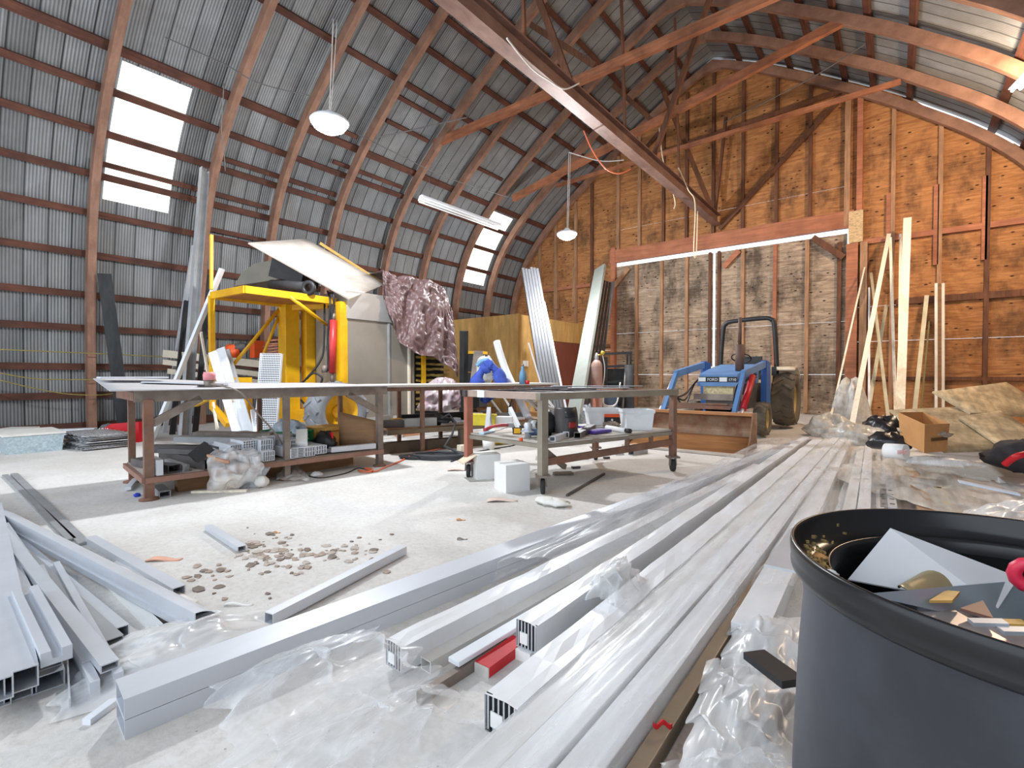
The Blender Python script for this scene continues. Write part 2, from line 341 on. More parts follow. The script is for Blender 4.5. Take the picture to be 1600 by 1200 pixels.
# --- purlins between the ribs
PL = [.1, .735, 1.31, 2.09, 2.76, 3.57, 4.38, 5.12, 5.93, 6.72, 7.48, 8.15, 8.95, 9.6, 10.27, 10.95, 11.65, 12.3]
for s in (-1, 1):
    for k, l in enumerate(PL):
        (u, z), (tx, tz) = PUR.at(l*PUR.L[-1]/13.0 if l > 8 else l); n_ = sqrt(tx*tx+tz*tz); tx /= n_; tz /= n_
        h = .17 if k in (0, 10) else .13
        mb = MB(); mb.bar((X_(s, u), Y0 if s < 0 else 4, z), (X_(s, u), D, z), .07, h, up=(s*tx, 0, tz)); struct(mb, 'roof_purlin', PURW)
# a few doubled purlins as on the left slope
for l, ya, yb in ((5.35, 2.7, 6.0), (6.15, 4.7, 7.6), (4.55, 4.7, 7.0), (7.75, 6.2, 7.5), (9.1, 7.8, 9.4), (6.95, 7.2, 9.4), (8.45, 8.0, 9.4), (8.4, 11.3, 12.7)):
    (u, z), (tx, tz) = PUR.at(l); mb = MB(); mb.bar((X_(-1, u-.03), ya, z), (X_(-1, u-.03), yb, z), .06, .1, up=(-tx, 0, tz)); struct(mb, 'roof_purlin', PURW)
# --- end wall: plywood sheets with a big door opening; small gaps let daylight through
DX0, DX1, DZ = -8.1, -1.06, 5.1
def inside_top(X, d=.36):
    u = abs(X-RX); best = 0
    P = SKIN.p
    for a, b in zip(P, P[1:]):
        lo, hi = sorted((a[0], b[0]))
        if lo-1e-6 <= u <= hi+1e-6 and abs(a[0]-b[0]) > 1e-6:
            t = (u-a[0])/(b[0]-a[0]); best = max(best, a[1]+(b[1]-a[1])*t)
    return best
def wall_top(X):          # ragged upper edge of the sheets: daylight shows where they stop short of the roof
    gap = .03 if X < -4 else (.05 if X < .4 else .1)
    if 1.38 < X < 1.98: gap = .42
    if abs(X-RX) < .16: gap = .3
    return inside_top(X)-gap
def wall_piece(mb, x0, x1, z0, z1, y=D, th=.03):       # a sheet clipped under the vault
    n = max(1, int((x1-x0)/.15)); 
    for i in range(n):
        a = x0+(x1-x0)*i/n; b = x0+(x1-x0)*(i+1)/n
        za = min(z1, wall_top(a)); zb = min(z1, wall_top(b))
        if max(za, zb) <= z0: continue
        za = max(za, z0+.001); zb = max(zb, z0+.001)
        vs = [(a,y,z0),(b,y,z0),(b,y,zb),(a,y,za),(a,y+th,z0),(b,y+th,z0),(b,y+th,zb),(a,y+th,za)]
        mb.add(vs, [(0,1,2,3),(7,6,5,4),(3,2,6,7),(4,5,1,0)])
XL, XR = RX-8.42, RX+8.42
mb = MB(); g = .006
seams_r = [0, 1.06, 2.04, 2.98, 4.67, 6.35, 8.0, 9.6, 12]
for a, b in zip(seams_r, seams_r[1:]): wall_piece(mb, DX1, XR, a+(.003 if a else 0), b-.003)
seams_m = [DZ+.42, 6.33, 8.0, 9.7, 12]
for k, (a, b) in enumerate(zip(seams_m, seams_m[1:])): wall_piece(mb, DX0, DX1, a+(.008 if k == 1 else .003), b-.003)
for a, b in zip(seams_r, seams_r[1:]): wall_piece(mb, XL, DX0, a+(.003 if a else 0), b-.003)
wall = struct(mb, 'wall_back', PLYO, 'plywood sheeted end wall of the barn')
# gap strip above seam (wider crack of daylight)
# door leaves
MIDX = -4.62
def leaf(name, x0, x1, lab):
    mb = MB(); zs = [.0, 1.15, 2.62, 4.05, DZ-.07]
    for a, b in zip(zs, zs[1:]): mb.box(((x0+x1)/2, D+.0, (a+b)/2), (x1-x0, .03, b-a-.006))
    d = struct(mb, name, PLYG, lab); return d
d1 = leaf('door_1', DX0+.1, MIDX-.035, 'left leaf of the big weathered plywood sliding door'); d2 = leaf('door_2', MIDX+.035, DX1-.05, 'right leaf of the big weathered plywood sliding door')
def px_x(px, py=480): return onY(px, py, D).x
def stud_at(px, z0, z1, m=STUD, w=.1, d=.1, parent=None, name='wall_stud', y=None):
    x = px_x(px); mb = MB(); yy = D-d/2-.016 if y is None else y; mb.box((x, yy, (z0+z1)/2), (w, d, z1-z0))
    if parent: return mb.build(name, m, parent)
    return struct(mb, name, m)
for px in (996, 1035, 1074): stud_at(px, .05, DZ-.1, STUD, parent=d1, name='door_stud')
for px in (1161, 1211, 1261): stud_at(px, .05, DZ-.1, STUD if px != 1211 else BEAMW, parent=d2, name='door_stud')
stud_at(1311, .05, DZ-.3, STUDD, parent=d2, name='door_stud')
stud_at(1110, .05, DZ-.06, STUDD, w=.08, parent=d1, name='door_stud'); stud_at(1124, .05, DZ-.06, STUDD, w=.08, parent=d2, name='door_stud')
mb = MB(); mb.bar((MIDX-.15, D-.08, DZ-.55), (MIDX-1.2, D-.08, DZ-.95), .06, .14); 
# header
mb = MB(); mb.box(((DX0+DX1)/2, D-.09, DZ+.28), (DX1-DX0+.2, .16, .46)); struct(mb, 'door_header', BEAMW, 'heavy orange brown timber header above the door')
# knee braces beside the door
for (xa, za, xb, zb, m) in ((px_x(985), 4.9, px_x(958), 4.2, STUD), (px_x(1270), 5.02, px_x(1318), 4.35, STUDD), (px_x(1132), 4.5, px_x(1156), 4.95, BEAMW)):
    mb = MB(); mb.bar((xa, D-.16, za), (xb, D-.16, zb), .08, .16); struct(mb, 'door_brace', m)
# door posts and studs of the end wall
for px, z0, z1, w, m in ((961, 0, 5.7, .16, BEAMW), (1331, 0, 4.7, .26, BEAMW), (1349, 0, 4.7, .16, STUD)): stud_at(px, z0, z1, m, w=w, d=.18)
for px, m in ((1322, STUD), (1341, BEAMW)):
    stud_at(px, 5.2, inside_top(px_x(px))-.45, m, w=.13, d=.16)
for px in (1354,): stud_at(px, 0, 4.66, STUDD, w=.07)
for px in (1037, 1073, 1114, 1160, 1212, 1264): stud_at(px, 5.56, inside_top(px_x(px))-.45, STUDD, w=.09)
for px in (967, 1000): stud_at(px, 5.6, inside_top(px_x(px))-.45, STUD, w=.1)
for px in (1393, 1466, 1540): stud_at(px, 0, inside_top(px_x(px))-.45, STUD if px < 1500 else STUDD, w=.09)
for px, w in ((1386, .09), (1460, .1), (1535, .1)): stud_at(px, 3.9, 5.9, BEAMW, w=w)
for px in (845, 870, 901, 926): stud_at(px, 0, inside_top(px_x(px))-.45, STUD if px != 926 else STUDD, w=.1)
for px in (871, 900): stud_at(px, 3.7, 5.2, STUD, w=.14, d=.14)
# girts
for (pa, pb, z, m, h) in ((1335, 1640, 4.72, BEAMW, .14), (1400, 1640, 3.05, STUDD, .16), (1345, 1640, 1.05, STUDD, .09), (842, 958, 4.48, BEAMW, .12), (850, 958, 2.2, STUDD, .1)):
    mb = MB(); xa, xb = px_x(pa), min(px_x(pb), RX+7.95); mb.box(((xa+xb)/2, D-.07, z), (xb-xa, .09, h)); struct(mb, 'wall_girt', m)
# long diagonal braces and the low rafter batten on the end wall
for pa, pb in (((1124, 358), (1322, 145)), ((1000, 250), (1322, 140)), ((985, 260), (1040, 195))):
    a = onY(*pa, D-.13); b = onY(*pb, D-.13); mb = MB(); mb.bar(a, b, .07, .12); struct(mb, 'wall_brace', STUDD)
# OSB patch plate
a = onY(1326, 331, D-.2); b = onY(1348, 377, D-.2)
OSB = mat('osb_plate', srgb(196, 168, 128), rough=.8, scale=14, var=.3, stretch=(1, 1, 2.5))
mb = MB(); mb.box(((a.x+b.x)/2, D-.19, (a.z+b.z)/2), (b.x-a.x, .02, abs(a.z-b.z))); struct(mb, 'post_plate', OSB, 'pale strand board plate over the post joint')
# --- steel runway beam on the ridge line, timber ties
STEELR = mat('rusty_red_steel', srgb(140, 110, 98), rough=.55, metal=.1, scale=4, stretch=(2, .6, 2), var=.25, dirt=srgb(92, 56, 44), dirt_amt=.5)
bx = -4.5; zb = 5.82
mb = MB(); mb.extr([(-.12,0),(.12,0),(.12,.025),(.012,.025),(.012,.3),(.12,.3),(.12,.325),(-.12,.325),(-.12,.3),(-.012,.3),(-.012,.025),(-.12,.025)], (bx, 3.2, zb), (bx, D-.18, zb)); struct(mb, 'runway_beam', STEELR, 'rusty steel runway beam under the ridge')
# web of the trolley rail (dark side plate) and hangers
for Y in (6.09, 9.6, 12.85):
    mb = MB(); mb.bar((bx, Y, zb+.32), (RX, Y, 10.4), .05, .05); struct(mb, 'beam_hanger', STUDD)
TIEW = mat('tie_beam_fir', srgb(170, 108, 74), rough=.7, scale=3, stretch=(.6, 7, 7), var=.22, dirt=srgb(88, 52, 38), dirt_amt=.6, dirt_scale=2)
FROST = mat('cobweb_dust', srgb(150, 118, 96), rough=.9, scale=18, var=.5)
def tie(a, b, w=.12, h=.2):
    mb = MB(); mb.bar(a, b, w, h); struct(mb, 'tie_beam', TIEW)
tie((-10.2, 9.6, 7.55), (1.0, 9.6, 7.75)); tie((-9.95, 12.85, 6.9), (-.95, 12.85, 8.75)); tie((-9.4, 14.58, 7.7), (0, 14.58, 7.9), .08, .12)
for a, b in (((-6.9, 9.6, 9.4), (-5.2, 9.6, 7.8)), ((-5.9, 7.69, 9.6), (-4.6, 7.69, 6.2)), ((-3.2, 11.13, 9.4), (-4.5, 11.13, 6.2)), ((-6.4, 12.85, 9.3), (-5.2, 12.85, 7.9)), ((-4.2, D-.4, 9.0), (-4.5, D-.4, 6.15)), ((-5.6, 14.58, 9.6), (-4.5, 15.8, 6.15))):
    mb = MB(); mb.bar(a, b, .07, .12); struct(mb, 'roof_strut', STUDD)
# --- camera
cd = bpy.data.cameras.new('camera'); cam = bpy.data.objects.new('camera', cd); COL.objects.link(cam)
cd.sensor_width = 36; cd.lens = F_PX/1600*36; cd.clip_start = .02; cd.clip_end = 200
cam.location = EYE; cam.rotation_euler = (pi/2-PITCH, 0, YAW); scene.camera = cam
# --- world and lamps
w = bpy.data.worlds.new('overcast sky'); scene.world = w; w.use_nodes = True
bg = w.node_tree.nodes['Background']; bg.inputs[0].default_value = (.82, .9, 1, 1); bg.inputs[1].default_value = 2.15
def point(name, loc, power, col, r=.15):
    l = bpy.data.lights.new(name, 'POINT'); l.energy = power; l.color = col; l.shadow_soft_size = r
    o = bpy.data.objects.new(name, l); COL.objects.link(o); o.location = loc; return o
LAMP1 = at(515, 190, 6.5); LAMP2 = at(886, 365, 11.8); LAMP3 = onY(1612, 122, 11.6)
point('lamp_light', LAMP1-V((0, 0, .2)), 640, (.92, .96, 1), .1); point('lamp_light', LAMP2-V((0, 0, .2)), 980, (.92, .96, 1), .1); point('lamp_light', LAMP3+V((0, .3, -.12)), 760, (1, .74, .5), .2)
scene.view_settings.view_transform = 'Standard'; scene.view_settings.look = 'None'; scene.view_settings.exposure = .1; scene.view_settings.gamma = 1
# ================================================================ shared materials for the contents
ALU = mat('mill_aluminium', srgb(206, 210, 216), rough=.42, metal=.35, scale=3, stretch=(1, 1, 1), var=.07)
ALUD = mat('dull_aluminium', srgb(168, 170, 172), rough=.5, metal=.35, scale=4, var=.12)
WHITE = mat('white_coated_metal', srgb(226, 230, 236), rough=.4, scale=4, var=.05)
STEEL = mat('bare_steel', srgb(140, 130, 122), rough=.5, metal=.3, scale=6, var=.2, dirt=srgb(104, 84, 70), dirt_amt=.6, dirt_scale=4)
STEELD = mat('dark_steel', srgb(92, 88, 88), rough=.5, metal=.3, scale=6, var=.2)
RUSTB = mat('brown_rusty_steel', srgb(122, 98, 84), rough=.7, scale=8, var=.25, dirt=srgb(150, 84, 52), dirt_amt=.5, dirt_scale=5)
PRIMER = mat('red_oxide_primer', srgb(164, 104, 84), rough=.6, scale=5, var=.15)
BLACK = mat('black_paint', srgb(34, 34, 36), rough=.5, scale=8, var=.3)
BLACKM = mat('black_plank', srgb(40, 42, 44), rough=.6, scale=5, stretch=(4, 4, .6), var=.35)
RUBBER = mat('black_rubber', srgb(46, 46, 48), rough=.75, scale=10, var=.25)
YEL = mat('machine_yellow', srgb(238, 184, 24), rough=.45, scale=3, var=.1, dirt=srgb(196, 130, 20), dirt_amt=.6, dirt_scale=2)
RED = mat('bright_red', srgb(196, 20, 34), rough=.5, scale=5, var=.1)
REDC = mat('cylinder_red', srgb(188, 52, 52), rough=.4, scale=5, var=.12)
BLUE = mat('tractor_blue', srgb(96, 142, 198), rough=.4, scale=4, var=.1, dirt=srgb(70, 96, 130), dirt_amt=.35)
BLUED = mat('deep_blue_paint', srgb(40, 96, 172), rough=.45, scale=4, var=.12)
CREAM = mat('cream_wood_strip', srgb(242, 232, 212), rough=.6, scale=4, stretch=(6, 6, .6), var=.12)
GREYP = mat('grey_sheet_metal', srgb(150, 144, 134), rough=.5, metal=.2, scale=1.5, var=.1)
CARD = mat('cardboard', srgb(204, 148, 92), rough=.8, scale=5, var=.08)
WHITEC = mat('white_carton', srgb(236, 236, 234), rough=.7, scale=4, var=.03)
FOAM = mat('white_foam', srgb(226, 224, 218), rough=.8, scale=12, var=.08)
FILM = plastic_film('clear_film', srgb(244, 246, 248), .74)
FILMH = plastic_film('hazy_film', srgb(246, 246, 246), .5)
FILMG = plastic_film('dusty_film', srgb(226, 222, 214), .3)
DKHOLE = mat('dark_hollow', srgb(14, 14, 18), rough=.9, var=.1)  # near-black plates put the shade inside hollow ends and slots into colour
WOODB = mat('brown_plywood', srgb(138, 104, 72), rough=.7, scale=3, stretch=(1, 1, 6), var=.2)
OSBM = mat('weathered_sheathing', srgb(192, 172, 138), rough=.8, scale=4.5, stretch=(2.4, .45, 2), var=.4, dirt=srgb(104, 90, 66), dirt_amt=.7, dirt_scale=1.6)
YWOOD = mat('yellow_wood', srgb(196, 154, 76), rough=.7, scale=4, stretch=(1, 1, 6), var=.2)
ROPE = mat('pale_rope', srgb(206, 190, 160), rough=.8, scale=20, var=.15)
WCABLE = mat('white_cable', srgb(214, 210, 204), rough=.5, var=.05)
OCABLE = mat('orange_cable', srgb(226, 116, 76), rough=.5, var=.05)
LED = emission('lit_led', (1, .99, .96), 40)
# ================================================================ lamps
def sag(a, b, d, n=10):
    a, b = V(a), V(b); return [a.lerp(b, i/n)-V((0, 0, d*4*(i/n)*(1-i/n))) for i in range(n+1)]
def lamp(c, top, lab):
    t = thing('hanging_lamp', lab, 'lamp', c)
    mb = MB(); mb.lathe([(0, .13), (.05, .13), (.07, .1), (.1, .06), (.22, .03), (.25, .0), (.24, -.02), (.2, -.01)], c, 32); mb.build('lamp_body', WHITE, t)
    mb = MB(); mb.lathe([(0, -.15), (.1, -.135), (.19, -.085), (.235, -.02)], c, 32); mb.build('lit_glare_dome', LED, t)  # dome widened so its lit disc also stands in for the glare
    mb = MB(); mb.tube(sag(top, c+V((0, 0, .13)), -.02), .008, 6); mb.tube(sag(top+V((.02, .04, 0)), c+V((0.03, 0, .13)), .06), .006, 6); mb.build('hanging_cord', WCABLE, t)
    return t
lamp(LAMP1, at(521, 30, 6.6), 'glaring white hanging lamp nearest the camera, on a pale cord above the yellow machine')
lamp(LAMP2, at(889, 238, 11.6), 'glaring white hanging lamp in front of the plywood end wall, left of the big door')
# white cable runs
def cable(name, pts, r, m, lab, cat='cable', n=6):
    mb = MB(); mb.tube(catmull(pts, n), r, 6); return mb.build(name, m, None, lab, cat)
cable('power_cable', [at(792, 60, 6.0), at(830, 106, 6.6), at(858, 126, 7.1), at(882, 139, 7.6), at(905, 130, 7.8)], .012, WCABLE, 'white cable looping along the top of the rusty runway beam')
cable('power_cable', [at(889, 238, 11.6), at(905, 243, 11.6), at(930, 250, 11.5), at(950, 252, 11.4), at(975, 250, 11.3)], .012, WCABLE, 'white cable strung sideways to the lamp in front of the end wall')
cable('extension_cord', [at(912, 204, 9.6), at(922, 228, 9.7), at(935, 250, 9.8), at(950, 266, 9.9), at(968, 271, 10), at(985, 264, 10.2)], .014, OCABLE, 'orange cord looping down from the runway beam')
cable('rope', [at(1030, 200, 13), at(1036, 250, 13), at(1050, 295, 13), at(1055, 318, 13), at(1053, 326, 13)], .015, ROPE, 'pale rope hanging in front of the end wall beside the runway beam')
cable('rope', [at(1060, 262, 12.6), at(1075, 296, 12.6), at(1086, 318, 12.6), at(1084, 392, 12.6), at(1088, 396, 12.6), at(1090, 330, 12.6)], .014, ROPE, 'long looped rope dangling over the door header')
cable('thin_rod', [at(258, 58, 7.2), at(350, 100, 7.6), at(405, 130, 7.9), at(485, 150, 8.2)], .008, STEELD, 'thin sagging wire across the left slope above the first skylight', 'wire')
cable('thin_wire', [at(585, 216, 9.4), at(640, 204, 9.5), at(730, 183, 9.6)], .012, STEELD, 'thin dark tie wire running to the end of the timber tie beam', 'wire')
cable('thin_wire', [at(560, 210, 9.6), at(620, 240, 10.4), at(700, 278, 11.6), at(800, 310, 12.7)], .008, STEELD, 'long pale wire slanting down the left slope between the lamps', 'wire')
cable('thin_wire', [at(1130, 192, 11.6), at(1260, 126, 11.0), at(1350, 70, 10.2)], .012, STEELD, 'straight wire crossing in front of the gable plywood', 'wire')
cable('thin_wire', [at(350, 130, 7.8), at(346, 200, 8), at(350, 240, 8.2), at(352, 268, 8.3)], .006, STEELD, 'thin wire dangling beside the second roof rib', 'wire')
# fluorescent batten under the purlins
t = thing('fluorescent_fixture', 'unlit white fluorescent batten hanging below the purlins on the left slope', 'light fixture', at(718, 335, 9.6))
a, b = at(657, 312, 9.3), at(780, 356, 10.6)
mb = MB(); mb.extr([(-.09,0),(.09,0),(.09,.03),(.04,.09),(-.04,.09),(-.09,.03)], a, b); mb.build('batten_body', WHITE, t)
for s in (-.05, .05):
    d = (b-a).normalized().cross(V((0, 0, 1))).normalized(); mb = MB(); mb.tube([a+d*s-V((0, 0, .025)), b+d*s-V((0, 0, .025))], .016, 8); mb.build('fluorescent_tube', FOAM, t)
for q in (.12, .88):
    p = a.lerp(b, q); mb = MB(); mb.tube([p+V((0, 0, .08)), p+V((-.05, 0, .5))], .006, 5); mb.build('hanging_chain', STEELD, t)
# lit fixture on the right slope
t = thing('strip_light', 'lit warm white strip light under the right slope at the frame edge', 'light fixture', LAMP3)
a, b = LAMP3+V((-.12, .45, .05)), LAMP3+V((.16, -.75, .05))
mb = MB(); mb.extr([(-.1,.03),(.1,.03),(.1,.05),(.05,.1),(-.05,.1),(-.1,.05)], a, b); mb.build('batten_body', WHITE, t)
WLED = emission('lit_warm_tube', (1, .93, .72), 25)
for s in (-.05, .05): mb = MB(); mb.tube([a+V((s, 0, 0)), b+V((s, 0, 0))], .02, 8); mb.build('lit_tube', WLED, t)
# ================================================================ leaning and lying stock along the left wall
def lean(name, pa, pb, w, h, m, lab, cat, up=(0, 1, 0), hollow=False):
    mb = MB()
    if hollow: mb.hollow(pa, pb, w, h, .006, up=up)
    else: mb.bar(pa, pb, w, h, up=up)
    return mb.build(name, m, None, lab, cat)
lean('plank', G(196, 677), at(163, 428, 9.8), .05, .22, BLACKM, 'wide black plank leaning on the corrugated wall beside the first roof rib', 'plank', up=(.2, 1, 0))
o = thing('aluminium_channel', 'tall wide grey aluminium channel leaning up to the skylight, red tape at its foot', 'metal profile', G(287, 690))
mb = MB(); mb.extr([(-.085,-.03),(.085,-.03),(.085,.05),(.075,.05),(.075,-.02),(-.075,-.02),(-.075,.05),(-.085,.05)], G(287, 690), at(319, 265, 10.2), up=(1, .3, 0)); mb.build('channel', ALUD, o)
p = G(287, 690); q = at(319, 265, 10.2); d = (q-p).normalized(); mb = MB(); mb.extr([(-.088,-.033),(.088,-.033),(.088,.053),(-.088,.053)], p+d*.06, p+d*.075, up=(1, .3, 0)); mb.build('red_tape', RED, o)
lean('steel_pipe', G(257, 676), at(303, 384, 10.0), .07, .07, ALU, 'thin bright pipe leaning on the corrugated wall left of the wide grey channel', 'pipe')
lean('box_tube', G(236, 690), at(347, 420, 8.1), .09, .045, WHITE, 'white box tube leaning diagonally across the yellow platform post', 'metal profile', up=(.8, .5, 0), hollow=True)
lean('plank', G(269, 679), at(292, 470, 9.8), .05, .09, BLACKM, 'black bar standing just left of the wide grey channel', 'plank')
lean('plank', G(304, 684), at(328, 430, 10.3), .05, .09, BLACKM, 'black bar standing just right of the wide grey channel', 'plank')
lean('stick', G(340, 700)+V((0, 0, .3)), at(314, 520, 8.7), .05, .03, CREAM, 'short pale green stick leaning beside the yellow platform post', 'stick')
# grey profiles and mesh lying by the wall
def lying(name, a, b, w, h, m, lab, cat='metal profile', hollow=False, z=0):
    mb = MB(); a = V(a)+V((0, 0, h/2+z)); b = V(b)+V((0, 0, h/2+z))
    if hollow: mb.hollow(a, b, w, h, .004)
    else: mb.bar(a, b, w, h)
    return mb.build(name, m, None, lab, cat)
lying('timber', G(0, 693), G(120, 690), .25, .05, WOODB, 'dark timber lying on the floor behind the stack of expanded mesh', 'timber')
lying('box_section', G(36, 686), G(150, 681), .2, .1, WHITE, 'white box section lying along the wall behind the stack of expanded mesh', z=.05)
lying('plastic_sheet', G(0, 688), G(46, 687), .5, .05, FOAM, 'folded white sheet lying on the clear bin at the left edge', 'sheet', z=.16)
# clear bin
t = thing('storage_bin', 'clear plastic bin of small fixings at the left edge of the floor', 'bin', G(10, 709)+V((0, .3, 0)))
c = G(6, 709)+V((-.25, .3, 0)); mb = MB(); mb.box(c+V((0, 0, .13)), (.9, .6, .26), taper=1.08); mb.build('bin', mat('clear_blue_plastic', srgb(178, 196, 204), rough=.25, scale=30, var=.2), t)
mb = MB(); mb.box(c+V((0, 0, .275)), (1.0, .68, .03)); mb.build('bin_rim', FOAM, t)
# stack of expanded mesh sheets
MESHM = mat('expanded_mesh', srgb(176, 176, 178), rough=.4, metal=.5, scale=40, var=.5)
base = G(128, 703); 
for k in range(9):
    mb = MB(); c = base+V((random.uniform(-.05, .05)-.25, .25+random.uniform(-.04, .04), .02+.026*k)); rz = random.uniform(-.06, .06)+.1
    def fn(u, v, c=c, rz=rz, k=k):
        x, y = (u-.5)*.95, (v-.5)*.6; return c+V((x*cos(rz)-y*sin(rz), x*sin(rz)+y*cos(rz), .012*sin(u*34+k)*1.0))
    mb.grid(fn, 40, 4, .006)
    mb.build('mesh_sheet', MESHM, None, 'bright expanded metal sheet in the low stack by the red box', 'metal sheet', 'expanded metal sheets')
# red box
t = thing('red_box', 'glossy red carton with white lettering on the floor by the wall', 'box', G(187, 691)+V((0, .2, 0)))
c = G(183, 692); rz = -.28; ux = V((cos(rz), sin(rz), 0)); 
ax = RT.copy(); ay = FW.copy()
mb = MB(); p0 = c-ax*.1; 
vs = [p0-ax*.34, p0+ax*.42+ay*.06, p0+ax*.42+ay*.4, p0-ax*.34+ay*.4]
top = [vs[0]+V((0, 0, .12)), vs[1]+V((0, 0, .35)), vs[2]+V((0, 0, .35)), vs[3]+V((0, 0, .18))]
m1 = p0-ax*.02+ay*.02+V((0, 0, .32)); m0 = p0-ax*.02+ay*.02
mb.add([vs[0], m0, vs[1], vs[2], vs[3], top[0], m1, top[1], top[2], top[3]], [(0,1,6,5),(1,2,7,6),(2,3,8,7),(3,4,9,8),(4,0,5,9),(4,3,2,1,0)]); mb.build('carton', RED, t)
def lettering(txt, p, rt, up, size, m, parent, name='lettering', thick=.003, label=None):
    cu = bpy.data.curves.new(name, 'FONT'); cu.body = txt; cu.size = size; cu.extrude = thick; cu.align_x = 'CENTER'
    tmp = bpy.data.objects.new(name, cu); me = bpy.data.meshes.new_from_object(tmp); bpy.data.objects.remove(tmp); bpy.data.curves.remove(cu)
    rt = V(rt).normalized(); up = V(up).normalized(); n_ = rt.cross(up); M = Matrix((rt, up, n_)).transposed()
    o0 = V(parent['_o']); 
    for v in me.vertices: v.co = V(p)+M @ v.co-o0
    me.materials.clear(); me.materials.append(m); o = bpy.data.objects.new(name, me); COL.objects.link(o); o.parent = parent; o['_o'] = tuple(o0)
    if label: o['label'] = label
    return o
lettering('AIVA', p0-ax*.12+V((0, 0, .19))-ay*.005, ax, (0, 0, 1), .09, WHITEC, t)
lettering('CLASSICA', p0+ax*.2+V((0, 0, .04))+ay*.025, ax+ay*.08, (0, 0, 1), .05, WHITEC, t)
mb = MB(); pts = [at(148, 668, 9.2), at(158, 664, 9.2), at(172, 666, 9.2), at(164, 678, 9.1), at(158, 678, 9.1)]
c = at(160, 671, 9.15); 
def crumple(c, sx, sy, sz, seed=0, n=12, amp=.35):
    def fn(u, v):
        a = u*2*pi; b = (v-.5)*pi*.98; k = 1+amp*nz(cos(a)*2.2+seed, sin(a)*2.2, v*4+seed)+amp*.5*nz(cos(a)*6+seed, sin(a)*6, v*9)
        return V(c)+V((sx*cos(a)*cos(b)*k, sy*sin(a)*cos(b)*k, max(-sz, sz*sin(b)*k)))
    return fn
mb = MB(); mb.grid(crumple(c+V((0, .1, 0)), .2, .12, .1, 3), 14, 8); mb.build('work_glove', mat('grey_cloth', srgb(112, 116, 118), rough=.9, scale=10), None, 'crumpled grey cloth draped on the red carton', 'cloth')
mb = MB(); mb.grid(lambda u, v: at(171+4*u+3*sin(v*5), 595+12*v, 9.6)+FW*.05*sin(6*u), 4, 6, .004); mb.build('marker_flag', RED, None, 'small red flag against the corrugated wall behind the end of the long table', 'flag')
YROPE = mat('yellow_rope', srgb(150, 136, 70), rough=.8, scale=20, var=.2)
for pts, lab in (([onX(0, 546, -12.5), onX(140, 552, -12.5), onX(270, 558, -12.5)], 'highest slack rope along the left corrugated wall'),
                 ([onX(0, 583, -12.5), onX(60, 592, -12.5), onX(150, 593, -12.5), onX(230, 590, -12.5)], 'middle yellow rope sagging along the left corrugated wall'),
                 ([onX(0, 594, -12.5), onX(60, 608, -12.5), onX(110, 616, -12.5), onX(160, 617, -12.5), onX(190, 612, -12.5)], 'lowest yellow rope sagging over the wall rail')):
    cable('rope', pts, .011, YROPE, lab, 'rope')
# ================================================================ yellow harvesting machine
T = thing('harvesting_machine', 'big yellow machine with raised platform, grey sheet metal housing and ribbed tyre', 'machine', (-8.6, 5.2, 0))
XF = -7.5                                  # side facing the camera
def Mx(px, py): return onX(px, py, XF)
# grey housing side panels
mb = MB(); mb.box((XF-.5, 5.75, 1.25), (1.0, 1.5, 1.75)); mb.build('housing', GREYP, T)
mb = MB(); mb.box((XF-.46, 5.55, 2.36), (.98, 1.15, .48)); mb.build('upper_housing', mat('bright_sheet_metal', srgb(172, 170, 168), rough=.4, metal=.3, scale=1.5, var=.1), T)
p = Mx(607, 560); mb = MB(); mb.box((XF+.015, p.y, 1.25), (.03, .035, 1.7)); mb.build('panel_trim', ALUD, T)
q = Mx(638, 600); mb = MB(); mb.box((XF+.02, q.y, 1.2), (.05, .04, 1.75)); mb.build('panel_trim', CREAM, T)
# yellow corner post, columns and cross beam
mb = MB(); mb.box((XF-.06, 4.93, 1.4), (.14, .14, 2.0)); mb.build('corner_post', YEL, T)
for (px, t_, w, z1) in ((452, 9.0, .27, 2.5), (482, 9.2, .19, 2.4)):
    p = at(px, 590, t_); mb = MB(); mb.box((p.x, p.y, (.3+z1)/2), (w, w, z1-.3)); mb.build('column', YEL, T, bevel=.012)
a = at(440, 478, 9.0); b = at(515, 474, 8.9); mb = MB(); mb.bar(a, b, .18, .2); mb.build('cross_beam', YEL, T)
a = at(440, 648, 9.1); b = at(560, 652, 8.9); mb = MB(); mb.bar(a, b, .2, .22); mb.build('base_beam', YEL, T)
mb = MB(); mb.box((-8.4, 5.7, 1.4), (.9, 1.1, 1.9)); mb.build('engine_block', BLACK, T)
# platform
z = 2.42
P = [V((-8.72, 3.32, z)), V((-7.68, 3.38, z)), V((-7.7, 4.9, z)), V((-8.75, 4.9, z))]
for a, b in ((0, 1), (1, 2), (2, 3), (3, 0)): mb = MB(); mb.bar(P[a], P[b], .05, .11); mb.build('platform_rail', YEL, T)
mb = MB(); mb.box((-8.2, 4.13, z+.0), (1.0, 1.5, .03)); mb.build('platform_deck', mat('platform_deck', srgb(170, 110, 50), rough=.7, scale=3, stretch=(1, 5, 1), var=.25), T)
mb = MB(); mb.bar(P[0]+V((0, 0, 0)), V((-8.72, 3.32, .62)), .09, .07); mb.bar(V((-8.72, 3.32, .64)), at(357, 664, 7.75), .09, .08); mb.build('front_post', YEL, T)
mb = MB(); mb.bar(P[0]+V((0, 0, .1)), P[0]+V((-.1, .05, 1.0)), .045, .045); mb.build('handrail', YEL, T)
mb = MB(); mb.bar(V((-8.72, 3.32, .8)), at(305, 632, 8.4), .06, .08); mb.bar(at(305, 632, 8.4), at(305, 600, 8.4), .05, .05); mb.build('step_frame', YEL, T)
mb = MB(); mb.box(at(372, 625, 8.2), (.35, .3, .75)); mb.build('lower_box', YEL, T)
